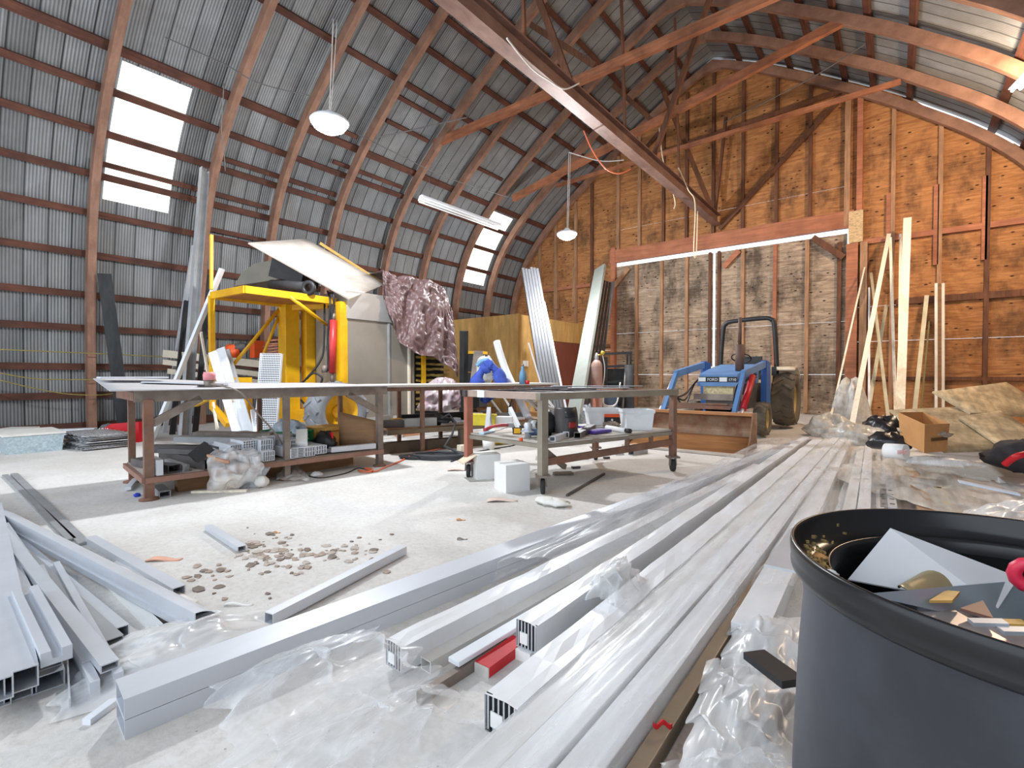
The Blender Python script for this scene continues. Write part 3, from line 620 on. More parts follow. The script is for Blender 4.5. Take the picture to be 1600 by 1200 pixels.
for a, b, w in ((at(362, 573, 8.2), at(437, 482, 8.95), .06), (at(412, 552, 8.6), at(438, 488, 9.0), .05), (at(452, 463, 7.9), at(511, 508, 8.6), .06), (at(352, 610, 8.0), at(363, 628, 7.8), .03)):
    mb = MB(); mb.tube([a, b], w/2, 8); mb.build('brace', YEL, T)
# hood, roller, cylinder, hoses
HOOD = mat('hood_metal', srgb(120, 116, 104), rough=.45, metal=.3, scale=2, var=.12)
mb = MB(); L_ = [at(366, 447, 8.9), at(378, 425, 8.9), at(398, 412, 8.9), at(437, 404, 8.9), at(437, 436, 8.9)]; bk = FW*.9
n = len(L_); mb.add(L_+[p+bk for p in L_], [tuple(range(n)), tuple(range(2*n-1, n-1, -1))]+[(i, n+i, n+(i+1) % n, (i+1) % n) for i in range(n)]); mb.build('hood', HOOD, T)
mb = MB(); mb.bar(at(437, 420, 8.92), at(487, 432, 8.8), .5, .36); mb.build('intake_housing', BLACK, T)
mb = MB(); mb.tube([at(425, 445, 8.6), at(478, 449, 8.2)], .09, 14); mb.build('roller', RUBBER, T)
mb = MB(); mb.lathe([(.12,-.03),(.13,0),(.12,.03),(.06,.03),(.06,-.03),(.12,-.03)], at(482, 450, 8.15), 18, Matrix.Rotation(pi/2, 3, 'X') @ Matrix.Rotation(.5, 3, 'Y')); mb.build('roller_ring', BLACK, T)
mb = MB(); mb.tube([at(521, 500, 8.42), at(519, 583, 8.42)], .058, 14); mb.build('hydraulic_cylinder', REDC, T)
mb = MB(); mb.tube([at(522, 490, 8.42), at(521, 501, 8.42)], .03, 8); mb.tube([at(519, 582, 8.42), at(519, 600, 8.42)], .03, 8); mb.build('cylinder_rod', STEEL, T)
for k, pts in enumerate(([at(512, 455, 8.6), at(516, 470, 8.4), at(515, 495, 8.4), at(512, 530, 8.45), at(513, 580, 8.4)], [at(514, 458, 8.6), at(521, 460, 8.4), at(521, 480, 8.4), at(517, 500, 8.4)], [at(507, 475, 8.55), at(506, 540, 8.55), at(500, 565, 8.5), at(480, 590, 8.4), at(470, 600, 8.4)], [at(479, 592, 8.3), at(490, 583, 8.3), at(503, 590, 8.3), at(500, 602, 8.3)], [at(470, 625, 8.4), at(480, 634, 8.3), at(495, 632, 8.3), at(500, 622, 8.4)])):
    mb = MB(); mb.tube(catmull(pts, 6), .018, 6); mb.build('hose', BLACK, T)
mb = MB(); mb.lathe([(0,.0),(.05,0),(.05,.12),(0,.12)], at(507, 582, 8.4), 12); mb.build('valve', STEEL, T)
# wheel with chevron tyre
def tyre(T, c, r, w, axis, rim_mat, tyre_mat, rim_r=.55, lugs=18, name='tyre'):
    ax = V(axis).normalized(); up = V((0, 0, 1)); f = up.cross(ax).normalized(); M = Matrix((f, up, ax)).transposed()
    mb = MB(); R = r*.9; rr = r*rim_r
    mb.lathe([(rr, -w*.36), (rr*1.12, -w*.46), (R*.86, -w*.52), (R*.97, -w*.42), (R, 0), (R*.97, w*.42), (R*.86, w*.52), (rr*1.12, w*.46), (rr, w*.36)], c, 40, M)
    for k in range(lugs):
        for s in (-1, 1):
            a = 2*pi*(k+(0 if s < 0 else .5))/lugs
            p0 = V(c)+M @ V((cos(a)*R*.985, sin(a)*R*.985, s*w*.02)); a2 = a+2*pi/lugs*.5
            p1 = V(c)+M @ V((cos(a2)*R*.955, sin(a2)*R*.93, s*w*.45)); a3 = (a+a2)/2
            mb.bar(p0, p1, w*.14, r*.09, up=M @ V((cos(a3), sin(a3), 0)))
    ty = mb.build(name, tyre_mat, T)
    mb = MB(); mb.lathe([(rr, -w*.36), (rr*.95, -w*.3), (rr*.86, -w*.1), (rr*.4, .0), (rr*.4, w*.1), (rr*.86, w*.0), (rr*.95, w*.3), (rr, w*.36)], c, 32, M)
    mb.lathe([(0, w*.16), (rr*.3, w*.16), (rr*.34, w*.05)], c, 16, M); mb.lathe([(rr*.34, -w*.05), (rr*.3, -w*.16), (0, -w*.16)], c, 16, M)
    mb.lathe([(0, w*.04), (rr*.5, w*.04)], c, 16, M)
    mb.build('wheel_rim', rim_mat, T)
TYREG = mat('grey_dusty_rubber', srgb(128, 130, 134), rough=.85, scale=6, var=.15)
c = at(526, 655, 8.25); c.z = .53; tyre(T, c, .55, .42, V((1, .03, 0)), YEL, TYREG, .56, 14)
# slatted bundle on the side
SLAT = mat('dry_cane_slats', srgb(150, 124, 58), rough=.8, scale=8, var=.35)
mb = MB(); mb.box((XF-.35, 6.95, 1.3), (.6, .8, 1.9)); mb.build('slat_backing', BLACK, T)
for k in range(17):
    zz = .45+k*.115; mb = MB()
    for j in range(6):
        y0 = 6.55+j*.14; mb.bar((XF+.0, y0, zz+random.uniform(-.015, .015)), (XF+.03, y0+.17, zz+random.uniform(-.015, .015)), .05, .045)
    mb.build('picking_rod', SLAT, T)
p = Mx(658, 560); mb = MB(); mb.box((XF+.07, p.y, 1.5), (.04, .09, 1.5)); mb.build('rod_mount', YEL, T)
# plywood sheet on top
A_, B_, C_, D_ = at(388, 379, 8.0), at(478, 373, 9.1), at(602, 444, 9.4), at(546, 467, 8.4)
PLYW = mat('pale_grey_plywood', srgb(206, 196, 186), rough=.6, scale=2.5, stretch=(5, 1, 5), var=.1, dirt=srgb(150, 138, 126), dirt_amt=.5)
mb = MB(); mb.grid(lambda u, v: A_.lerp(D_, u).lerp(B_.lerp(C_, u), v), 8, 6, .025); mb.build('plywood_sheet', PLYW, None, 'large pale plywood sheet laid sloping over the top of the yellow machine', 'plywood sheet')
a, b = at(478, 374, 9.3), at(600, 442, 9.6)
mb = MB(); mb.bar(at(500, 380, 9.5), at(610, 450, 9.8), .03, .05); mb.build('batten', YWOOD, None, 'thin timber batten behind the sloping plywood sheet', 'batten')
# purple brown tarpaulin
TARP = mat('purple_brown_tarpaulin', srgb(118, 94, 94), rough=.42, scale=9, var=.12, bump=.5, stretch=(1, 1, .7))
topl = [at(597, 425, 9.2), at(625, 432, 9.4), at(655, 437, 9.7), at(682, 443, 10.0), at(697, 462, 10.3), at(706, 490, 10.5)]
backl = [p+V((-1.3, .35, .08)) for p in topl]; backl[-1] = topl[-1]+V((-.5, .3, 0)); 
low = [at(598, 462, 9.0), at(612, 505, 9.1), at(629, 541, 9.2), at(660, 556, 9.5), at(690, 566, 9.9), at(716, 592, 10.3)]
tc, lc, bc = catmull(topl, 8), catmull(low, 8), catmull(backl, 8); N_ = len(tc)-1
def fn(u, v):
    i = u*N_; k = int(min(i, N_-1)); f = i-k; g = lambda L: L[k].lerp(L[k+1], f)
    if v < .3: p = g(bc).lerp(g(tc), v/.3)
    else: p = g(tc).lerp(g(lc), (v-.3)/.7)
    fold = .05*sin(u*26+v*3+2*nz(u*3, v*3, 1))*min(1, v*1.5)+.045*nz(u*9, v*7, 3)+.03*(1-2.4*abs(nz(u*13, v*11, 5)))+.018*(1-2.4*abs(nz(u*30, v*24, 8)))
    return p+V((fold*1.1, -fold*.6, fold*.35))
mb = MB(); mb.grid(fn, 110, 90, .006); mb.build('tarpaulin', TARP, None, 'shiny purple brown tarpaulin draped over the right end of the yellow machine', 'tarpaulin')
# silver and purple crumpled sheet below
lo = [at(650, 640, 9.0), at(672, 642, 8.9), at(700, 642, 8.9), at(720, 636, 9.3)]; hi = [at(668, 600, 9.2), at(684, 590, 9.2), at(706, 592, 9.4), at(716, 600, 9.6)]
tc2, lc2 = catmull(hi, 6), catmull(lo, 6); n2 = len(tc2)-1
def fn2(u, v):
    i = u*n2; k = int(min(i, n2-1)); f = i-k; p = tc2[k].lerp(tc2[k+1], f).lerp(lc2[k].lerp(lc2[k+1], f), v)
    h = .1*sin(pi*v)+.1*nz(u*6, v*5, 7)+.05*nz(u*15, v*12, 2); return p+V((h, -h*.8, 0))
mb = MB(); mb.grid(fn2, 30, 20, .005); mb.build('tarpaulin', mat('silver_mauve_sheet', srgb(212, 202, 206), rough=.35, scale=4, var=.06, col2=srgb(170, 134, 140)), None, 'crumpled silver and mauve sheet heaped below the tarpaulin', 'tarpaulin')
# shelf of clutter behind the platform, between the machine and the wall
t = thing('storage_rack', 'low aluminium rack loaded with metal trays behind the platform post', 'rack', at(340, 600, 9.9))
for (xa, ya, xb, yb, h) in ((268, 553, 440, 572, .14), (268, 566, 440, 588, .1), (275, 580, 440, 600, .1)):
    mb = MB(); mb.bar(at(xa, ya, 9.9), at(xb, yb, 9.9), .5, h); mb.build('rack_tray', mat('warm_aluminium', srgb(176, 164, 146), rough=.4, metal=.4, scale=3, var=.15), t)
for px in (272, 436): a = at(px, 556, 9.9); mb = MB(); mb.bar(a, V((a.x, a.y, 0)), .06, .06); mb.build('rack_leg', STEEL, t)
ORNG = mat('orange_plastic', srgb(232, 92, 40), rough=.5, var=.1)
mb = MB(); mb.grid(crumple(at(362, 550, 9.85), .2, .15, .14, 5, amp=.3), 12, 8); mb.build('orange_bag', ORNG, None, 'bright orange bag lying on the aluminium rack', 'bag')
mb = MB(); mb.box(at(402, 546, 9.85), (.2, .2, .34)); mb.build('fuel_can', ORNG, None, 'small orange red can standing on the aluminium rack beside the braces', 'can')
mb = MB(); mb.grid(crumple(at(376, 543, 9.9), .2, .14, .1, 9, amp=.4), 10, 7); mb.build('dark_rag', STEELD, None, 'dark bundle beside the orange bag on the aluminium rack', 'bundle')
COPP = mat('copper_scrap', srgb(206, 140, 112), rough=.35, metal=.5, scale=6, var=.3)
for k in range(6):
    a = at(410+random.uniform(0, 6), 533+k*4.5, 9.5); b = at(437, 531+k*4.6+random.uniform(-2, 2), 9.4); mb = MB(); mb.tube([a, b], .022, 7); mb.build('copper_tube', COPP, None, 'coppery tube among the small pile behind the perforated tray', 'tube', 'coppery tubes behind the perforated tray')
# perforated tray and boards leaning on the machine, behind the long table
def perforated(a0, a1, w, lab):
    t = thing('perforated_tray', lab, 'cable tray', a0); d = (V(a1)-V(a0)); L_ = d.length; d.normalize(); x = RT.copy(); x = (x-d*x.dot(d)).normalized(); n_ = x.cross(d)
    mb = MB(); nu, nv = 12, int(L_/.035); hole = .74
    for i in range(nu):
        for j in range(nv):
            cx = (i+.5)/nu*w-w/2; cy = (j+.5)/nv*L_; hx = w/nu/2; hy = L_/nv/2; o_ = V(a0)+x*cx+d*cy
            q = [o_+x*(sx*hx)+d*(sy*hy) for sx, sy in ((-1,-1),(1,-1),(1,1),(-1,1))]; r_ = [o_+x*(sx*hx*hole)+d*(sy*hy*hole) for sx, sy in ((-1,-1),(1,-1),(1,1),(-1,1))]
            mb.add(q+r_, [(0,1,5,4),(1,2,6,5),(2,3,7,6),(3,0,4,7)])
    mb.build('perforated_face', WHITE, t)
    for s in (-1, 1): mb = MB(); mb.bar(V(a0)+x*(s*w/2)-n_*.03, V(a1)+x*(s*w/2)-n_*.03, .008, .07, up=n_); mb.build('tray_flange', WHITE, t)
    mb = MB(); mb.bar(V(a0)-n_*.075, V(a1)-n_*.075, w, .004, up=n_); mb.build('tray_shade_back', STEELD, t)  # dark plate puts the shade behind the holes into the colour
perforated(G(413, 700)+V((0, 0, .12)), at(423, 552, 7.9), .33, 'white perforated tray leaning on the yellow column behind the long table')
def board(pa, pb, w, lab, m=WHITE, th=.03):
    mb = MB(); d = (V(pb)-V(pa)).normalized(); x = (RT-d*RT.dot(d)).normalized(); mb.bar(pa, pb, w, th, up=x.cross(d)); mb.build('panel_board', m, None, lab, 'board')
board(G(384, 700), at(342, 545, 8.0), .2, 'pale blue white board leaning left of the perforated tray'); board(G(376, 705)+V((0, 0, .1)), at(332, 550, 7.7), .12, 'narrow pale board leaning just right of the yellow platform post')
board(G(396, 702), at(352, 548, 8.2), .14, 'silvery board leaning between the pale boards and the perforated tray', ALU)
board(G(404, 704), at(396, 640, 8.0), .09, 'short white offcut with a rounded end leaning left of the perforated tray')
# ================================================================ long welding table on the left
FL, FR = G(233, 781), G(593, 728); BL = G(213, 745)
tu = (FR-FL).normalized(); tv = V((-tu.y, tu.x, 0)); tv = tv if tv.dot(FW) > 0 else -tv; TL = (FR-FL).length; TD = 1.05
def TP(a, b, z=0.0): return FL+tu*a+tv*b+V((0, 0, z))         # a along the front edge, b towards the back
ang_t = math.atan2(tu.y, tu.x)
T = thing('work_table', 'long steel work table at the left with a bowed grey sheet top', 'table', TP(TL/2, TD/2))
ZT = 1.0
for a, b, m, w in ((0, 0, RUSTB, .075), (TL, 0, STEEL, .07), (0.02, TD, RUSTB, .06), (TL, TD, RUSTB, .05), (TL*.52, 0, STEEL, .06), (TL*.55, TD, RUSTB, .05)):
    mb = MB(); mb.bar(TP(a, b, .02), TP(a, b, ZT-.08), w, w, up=tu); mb.build('leg', m, T)
    mb = MB(); mb.lathe([(0, 0), (.08, 0), (.08, .015), (.02, .03)], TP(a, b), 14); mb.build('foot_plate', RUSTB, T)
mb = MB(); mb.bar(TP(-.1, 0, ZT-.05), TP(TL+.1, 0, ZT-.05), .05, .1); mb.build('front_rail', STEEL, T)
mb = MB(); mb.bar(TP(-.1, TD, ZT-.05), TP(TL+.1, TD, ZT-.05), .05, .1); mb.build('rear_rail', STEEL, T)
for a in (-.08, TL*.5, TL+.08): mb = MB(); mb.bar(TP(a, 0, ZT-.05), TP(a, TD, ZT-.05), .05, .08); mb.build('cross_rail', RUSTB, T)
def topz(u, v): return ZT+.012+.10*v*max(0, 1-u*1.0)+.01*sin(u*9)*v
mb = MB(); mb.grid(lambda u, v: TP(-.28+(TL+.42)*u, -.1+(TD+.2)*v, topz(u, v)), 24, 6, .008); mb.build('table_top', mat('grey_table_sheet', srgb(196, 194, 196), rough=.5, metal=.1, scale=3, var=.08, dirt=srgb(140, 134, 130), dirt_amt=.4), T)
for a, sgn in ((0, 1), (TL, -1)): mb = MB(); mb.bar(TP(a+sgn*.03, 0, ZT-.3), TP(a+sgn*.42, 0, ZT-.08), .05, .07); mb.build('brace', STEEL, T)
mb = MB(); mb.grid(lambda u, v: TP(-.02+(TL+.04)*u, -.02+(TD+.04)*v, .215), 2, 2, .02); mb.build('lower_shelf', mat('shelf_plywood', srgb(150, 138, 126), rough=.8, scale=3, var=.2), T)
mb = MB(); mb.bar(TP(-.03, -.04, .185), TP(TL+.03, -.04, .185), .035, .05); mb.build('shelf_rail', mat('shelf_rail_wood', srgb(150, 112, 96), rough=.7, var=.15), T)
mb = MB(); mb.bar(TP(-.04, -.03, .185), TP(-.04, TD, .185), .035, .05); mb.build('shelf_rail', MATS['shelf_rail_wood'], T)
# things on the table top
mb = MB(); p = at(195, 589, 5.6); mb.box(TP(.0, .75, ZT+.12), (.55, .3, .015), ang_t); mb.build('panel_offcut', WHITE, None, 'white sheet offcut at the back left corner of the long table top', 'sheet')
mb = MB(); mb.bar(TP(.05, .55, ZT+.075), TP(.75, .3, ZT+.05), .16, .012); mb.build('profile_offcut', ALU, None, 'bright flat strip lying on the left end of the long table top', 'metal strip')
# rotary tool with pink cap
p = TP(.64, .22, topz(.2, .2)); p = G(313, 600, 1.05); p = TP((p-FL).dot(tu), .12, topz(.25, .15)); t = thing('spray_can_gun', 'small pink capped grey tool standing on the long table top', 'tool', p)
mb = MB(); mb.lathe([(0, .07), (.055, .07), (.058, .12), (.05, .15), (0, .15)], p, 18); mb.build('pink_cap', mat('pink_plastic', srgb(232, 150, 156), rough=.5, var=.05), t)
mb = MB(); mb.lathe([(0, 0), (.06, 0), (.05, .03), (.05, .07), (0, .07)], p, 18); mb.build('tool_body', STEEL, t)
mb = MB(); mb.bar(p+tu*-.1+V((0, 0, .012)), p+tu*.12+V((0, 0, .012)), .05, .02); mb.build('tool_foot', STEELD, t)
cable('tool_lead', [p+V((0, 0, .03))-tv*.06, TP(.72, -.13, .98), TP(.9, -.12, .75), TP(1.1, -.1, .5), TP(1.22, .1, .38)], .009, STEEL, 'grey lead hanging from the pink capped tool down to the shelf', 'cable')
# shelf contents
zs = .228
def on(a, b, z=0): return TP(a, b, zs+z)
def hol(a0, b0, a1, b1, w, h, z, lab, m=STEELD, name='box_tube', t_=.006):
    mb = MB(); mb.hollow(on(a0, b0, z+h/2), on(a1, b1, z+h/2), w, h, t_); return mb.build(name, m, None, lab, 'metal profile')
hol(.5, -.06, .3, .9, .15, .1, 0, 'dark grey box tube overhanging the front edge of the long table shelf', STEELD)
hol(.2, .0, .02, .75, .11, .07, 0, 'grey channel at the left end of the long table shelf', STEELD)
lv = thing('spirit_level', 'grey spirit level with yellow end caps on the long table shelf', 'tool', on(.33, .5, .12))
mb = MB(); mb.bar(on(.18, .75, .13), on(.5, .2, .13), .07, .05); mb.build('level_body', STEELD, lv)
for k in (0, 1): mb = MB(); mb.bar(on(.165+.33*k, .776-.57*k, .135), on(.19+.33*k, .733-.57*k, .135), .075, .055); mb.build('yellow_cap', YEL, lv)
mb = MB(); mb.bar(on(.3, .02, .0), on(.18, .25, .05), .05, .1); mb.build('angle_offcut', ALUD, None, 'short grey angle offcut between the channel and the box tube on the shelf', 'metal profile')
mb = MB(); mb.box(on(.07, .06, .07), (.05, .3, .14), ang_t); mb.build('plate_offcut', ALU, None, 'upright bright plate behind the left front leg of the long table', 'plate')
# slotted extrusions: each is a bar whose end shows rows of dark cells
def slotted(p0, p1, w, h, nx, nzz, lab, m=WHITE, group=None, rot=0.0):
    p0, p1 = V(p0), V(p1); d = (p1-p0).normalized(); x = d.cross(V((0, 0, 1))).normalized(); u = x.cross(d); c_, s_ = cos(rot), sin(rot); x, u = x*c_+u*s_, u*c_-x*s_
    t = thing('slotted_profile', lab, 'metal profile', p0, group)
    mb = MB(); tw = .005
    for i in range(nx+1): q = -w/2+w*i/nx; mb.bar(p0+x*q, p1+x*q, tw, h, up=u)
    for j in range(nzz+1): q = -h/2+h*j/nzz; mb.bar(p0+u*q, p1+u*q, w, tw, up=u)
    mb.build('profile_body', m, t); mb = MB(); mb.bar(p0+d*.12, p0+d*.124, w*.97, h*.97, up=u); mb.build('cell_shade', DKHOLE, t); return t
sp = [(.62, -.02, .05, .11, .11, 5, 2, 'hidden behind the plastic bag'), (1.04, -.02, .055, .12, .1, 5, 2, 'front row, just left of the middle leg'), (.9, .0, .055, .12, .1, 5, 2, 'front row, beside the plastic bag'), (.89, .1, .17, .13, .1, 5, 4, 'upper row, with four rows of small holes'), (1.05, .06, .165, .13, .11, 5, 2, 'upper row, nearest the middle leg'), (.76, .1, .15, .11, .08, 5, 2, 'upper row, above the plastic bag'), (1.15, .25, .18, .1, .1, 5, 1, 'right behind the middle leg'), (1.34, -.03, .055, .16, .1, 2, 6, 'front row, just right of the middle leg'), (1.37, .06, .15, .15, .08, 6, 2, 'upper row, right of the middle leg'), (1.49, .0, .05, .12, .1, 4, 2, 'front row, second right of the middle leg'), (1.63, .02, .055, .13, .09, 4, 2, 'front row, rightmost on the shelf')]
for a, b, z, w, h, nx, nzz, lab in sp:
    L_ = random.uniform(.6, .85); slotted(on(a, b, z), on(a-L_*.15, b+L_*.98, z+.02), w, h, nx, nzz, 'slotted white profile on the long table shelf, '+lab, WHITE if random.random() < .7 else ALU)
for k, (a, b, z, m) in enumerate(((.5, .55, .12, STEELD), (.72, .5, .2, ALUD), (.9, .55, .23, STEEL), (1.1, .5, .2, ALUD))):
    mb = MB(); mb.bar(on(a+.3, b-.2, z), on(a-.35, b+.25, z+.03), .16, .06); mb.build('profile_offcut', m, None, ('dark flat profile lying behind the rubber mallet', 'dull profile lying over the middle of the slotted profiles', 'brownish profile lying behind the slotted profiles', 'dull profile lying toward the middle leg, above the slotted ends')[k], 'metal profile')
# rubber mallet
t = thing('mallet', 'black rubber mallet with wooden handle on the plastic bag', 'hammer', on(.45, -.1, .12))
a = on(.4, -.08, .17); mb = MB(); mb.bar(a-tu*.07-V((0, 0, .05)), a+tu*.07+V((0, 0, .06)), .1, .1, up=(0, -.5, 1)); mb.build('mallet_head', BLACK, t)
mb = MB(); mb.tube([a, on(.52, -.19, .1), on(.6, -.23, .07)], .016, 10, radii=[.012, .016, .02]); mb.build('handle', mat('pink_wood', srgb(206, 160, 134), rough=.6, var=.1), t)
# crumpled plastic bag hanging off the shelf edge
def bag_fn(u, v):
    a = .42+.48*u; drop = v
    if drop < .35: b = .12-.3*drop/.35; z = .16-.05*abs(u-.5)-.02*drop
    else: k = (drop-.35)/.65; b = -.18-.06*sin(k*pi); z = .13-(.35-.12*abs(u-.3))*k
    return on(a+.04*nz(u*5, v*5, 2), b+.07*nz(u*7, v*6, 4), z+.05*nz(u*6, v*7, 9))
mb = MB(); mb.grid(bag_fn, 40, 40); mb.build('plastic_bag', FILMH, None, 'white translucent plastic bag spilling over the front of the long table shelf', 'bag')
mb = MB(); mb.grid(lambda u, v: on(.8+.2*u-.12*v, -.16+.03*sin(u*4), -.03-.22*v+.05*nz(u*4, v*4, 5)), 8, 8, .004); mb.build('curled_strip', ALUD, None, 'curled grey strip hanging below the plastic bag', 'strip')
# right half of shelf
t = thing('laundry_basket', 'green plastic basket of rags on the long table shelf', 'basket', on(1.5, .6, .11))
GREEN = mat('green_plastic', srgb(36, 140, 84), rough=.5, var=.1)
c = on(1.5, .62, .11); mb = MB()
for k in range(22):
    a = 2*pi*k/22; q = c+tu*cos(a)*.3+tv*sin(a)*.22; mb.bar(q, q+V((cos(a)*.03, sin(a)*.03, .13)), .05, .012, up=V((cos(a), sin(a), 0)))
mb.build('basket_side', GREEN, t)
for z in (.02, .13): mb = MB(); mb.tube([c+tu*cos(2*pi*k/24)*.32+tv*sin(2*pi*k/24)*.24+V((0, 0, z)) for k in range(25)], .016, 6); mb.build('basket_rim', GREEN, t)
mb = MB(); mb.grid(crumple(c+V((0, 0, .12)), .27, .18, .12, 11, amp=.5), 18, 10); mb.build('rag_heap', mat('white_blue_rags', srgb(232, 234, 236), rough=.8, scale=9, col2=srgb(150, 186, 214)), None, 'heap of white and pale blue rags in the green basket', 'rags')
mb = MB(); mb.box(on(1.5, .62, .052), (.6, .4, .1), ang_t); mb.build('flat_board', ALUD, None, 'dull flat slab under the green basket on the long table shelf', 'board')
t = thing('step_stool', 'yellow wooden step stool on the long table shelf', 'stool', on(1.93, .6))
mb = MB(); mb.box(on(1.93, .6, .24), (.48, .34, .05), ang_t+.2); mb.build('stool_top', YWOOD, t)
for da, db in ((-.2, -.12), (.2, -.12), (-.2, .12), (.2, .12)): mb = MB(); mb.box(on(1.93+da, .6+db, .11), (.05, .05, .22), ang_t+.2); mb.build('leg', YWOOD, t)
mb = MB(); mb.box(on(1.93, .47, .15), (.4, .03, .12), ang_t+.2); mb.build('stretcher', YWOOD, t)
mb = MB(); mb.box(on(2.08, .36, .04), (.4, .16, .08), ang_t-.2); mb.build('timber_offcut', YWOOD, None, 'yellow timber offcut lying right of the step stool', 'timber')
mb = MB(); mb.grid(crumple(on(1.78, .25, .12), .17, .11, .11, 21, amp=.35), 16, 10); bk = mb.build('tool_bag', BLACK, None, 'black bag with a red strap on the long table shelf', 'bag')
mb = MB(); mb.bar(on(1.8, .13, .05), on(1.81, .15, .23), .05, .02); mb.build('red_strap', RED, bk)
mb = MB(); mb.grid(lambda u, v: on(1.98+.36*u, .3-.28*u+.0*v, .02+.44*v-.12*u*v), 6, 4, .018); mb.build('plywood_sheet', WOODB, None, 'brown plywood sheet propped upright at the right end of the long table shelf', 'plywood sheet')
lying('aluminium_tube', TP(1.75, .06, .235), TP(2.3, .0, .235), .08, .06, ALU, 'aluminium tube lying along the right end of the long table shelf', hollow=True)
lying('aluminium_strip', TP(1.62, .16, .235), TP(1.95, .1, .235), .12, .04, ALUD, 'grey flat profile beside the black bag on the shelf')
mb = MB(); mb.bar(on(1.42, .06, .12), on(1.48, .2, .24), .12, .14); mb.build('white_offcut', WHITEC, None, 'white triangular offcut standing above the slotted ends right of the middle leg', 'offcut')
# under the table, on the floor
lying('timber', TP(.25, .2), TP(TL-.2, .35), .1, .12, WOODB, 'long dark timber bearer on the floor below the long table shelf', 'timber')
lying('timber', TP(.55, .05), TP(.8, .05), .12, .12, CREAM, 'short pale block on the floor under the long table shelf', 'block')
lying('batten', G(300, 770), G(386, 768), .04, .02, CREAM, 'pale batten lying on the floor below the plastic bag', 'batten')
mb = MB(); mb.grid(crumple(G(412, 763)+V((0, 0, .06))+tv*.06, .08, .07, .06, 31, amp=.15), 12, 8); mb.build('foam_lump', FOAM, None, 'white rounded foam block on the floor under the long table', 'foam block')
mb = MB(); mb.hollow(G(258, 778)+V((0, 0, .035)), G(246, 767)+V((0, 0, .035)), .09, .06, .005); mb.build('tube_offcut', ALUD, None, 'short grey box tube on the floor by the left front leg of the long table', 'tube offcut')
mb = MB(); mb.grid(crumple(G(214, 776)+V((0, 0, .015)), .03, .03, .02, 3), 8, 6); mb.build('bottle_cap', mat('cap_blue', srgb(50, 70, 200), var=.1), None, 'bright blue cap on the floor left of the long table', 'cap')
mb = MB(); mb.bar(G(200, 768)+V((0, 0, .03)), G(212, 753)+V((0, 0, .03)), .05, .03); mb.build('bracket', WHITE, None, 'small white bracket on the floor by the left back leg of the long table', 'bracket')
mb = MB(); mb.grid(lambda u, v: G(432+52*u, 753-20*v*(1-abs(u-.35)))+V((0, 0, .16*v*(1-abs(2*u-.8))+.03*nz(u*5, v*5, 3)+.02)), 16, 12); mb.build('plastic_bag', FILMH, None, 'clear plastic sheet heaped on the floor below the middle leg of the long table', 'plastic')
mb = MB(); mb.grid(crumple(G(495, 745)+V((0, 0, .03)), .08, .06, .03, 8), 12, 8); mb.build('plastic_bag', FILMH, None, 'small crumpled clear bag on the floor under the long table', 'plastic')
cable('extension_cord', [G(455, 735), G(485, 745), G(505, 747), G(540, 740), G(560, 732), G(575, 735)], .011, RUBBER, 'thin black lead winding on the floor below the long table')
cable('extension_cord', [G(560, 736)+V((0, 0, .01)), G(575, 740)+V((0, 0, .02)), G(582, 736)+V((0, 0, .02)), G(570, 734)+V((0, 0, .02)), G(585, 738)+V((0, 0, .01)), G(600, 732)+V((0, 0, .01)), G(625, 722)+V((0, 0, .01)), G(650, 710)+V((0, 0, .01)), G(690, 702)+V((0, 0, .01))], .011, OCABLE, 'orange extension cord bundled on the floor beside the long table leg')
# ================================================================ second table row behind
a0 = G(660, 706); b0 = G(846, 688); su = (b0-a0).normalized(); sv = V((-su.y, su.x, 0)); sv = sv if sv.dot(FW) > 0 else -sv; SL = 2.3; SD = .9
def SP(a, b, z=0.0): return a0+su*a+sv*b+V((0, 0, z))
ang_s = math.atan2(su.y, su.x)
T = thing('work_table', 'second rusty steel table standing behind, between the long table and the wheeled table', 'table', SP(SL/2, SD/2))
for a, b in ((0, 0), (0, SD), (SL, 0), (SL, SD), (.75, SD)): mb = MB(); mb.bar(SP(a, b, 0), SP(a, b, .96), .055, .055, up=su); mb.build('leg', RUSTB, T)
mb = MB(); mb.box(SP(SL/2-.2, SD/2, .985), (SL+.9, SD+.2, .03), ang_s); mb.build('table_top', mat('pale_table_sheet', srgb(200, 196, 190), rough=.5, scale=4, var=.08), T)
mb = MB(); mb.bar(SP(-.6, 0, .94), SP(SL+.2, 0, .94), .04, .06); mb.build('front_rail', RUSTB, T)
mb = MB(); mb.box(SP(SL/2-.2, SD/2, .36), (SL+.7, SD, .03), ang_s); mb.build('lower_shelf', WOODB, T)
mb = MB(); mb.bar(SP(-.55, -.02, .32), SP(SL+.1, -.02, .32), .04, .07); mb.build('shelf_rail', mat('rail_brown', srgb(120, 104, 84), rough=.8, var=.2), T)
names = ['dark profile bundle at the left', 'grey box section left of the front leg', 'pale square block in the middle', 'brown angle right of the middle', 'white strip toward the wheeled table', 'dark bar along the back', 'silver channel behind the front leg', 'dull tube near the right end', 'thin rod along the front']
for k, (a, b, L_, w, h, m) in enumerate(((-.3, .2, .5, .2, .1, STEELD), (.0, .1, .5, .12, .12, ALUD), (.95, .05, .16, .16, .16, CREAM), (1.2, .2, .5, .2, .08, RUSTB), (1.7, .1, .5, .12, .04, WHITE), (.6, .6, 1.4, .1, .14, BLACK), (.5, .25, .5, .14, .08, ALU), (1.9, .4, .6, .1, .1, ALUD), (.9, -.02, 1.2, .03, .03, STEEL))):
    mb = MB(); mb.bar(SP(a-L_/2, b+random.uniform(-.05, .05), .376+h/2), SP(a+L_/2, b+random.uniform(-.05, .05), .376+h/2), w, h); mb.build('profile_offcut', m, None, names[k]+' on the shelf of the second table', 'metal profile')
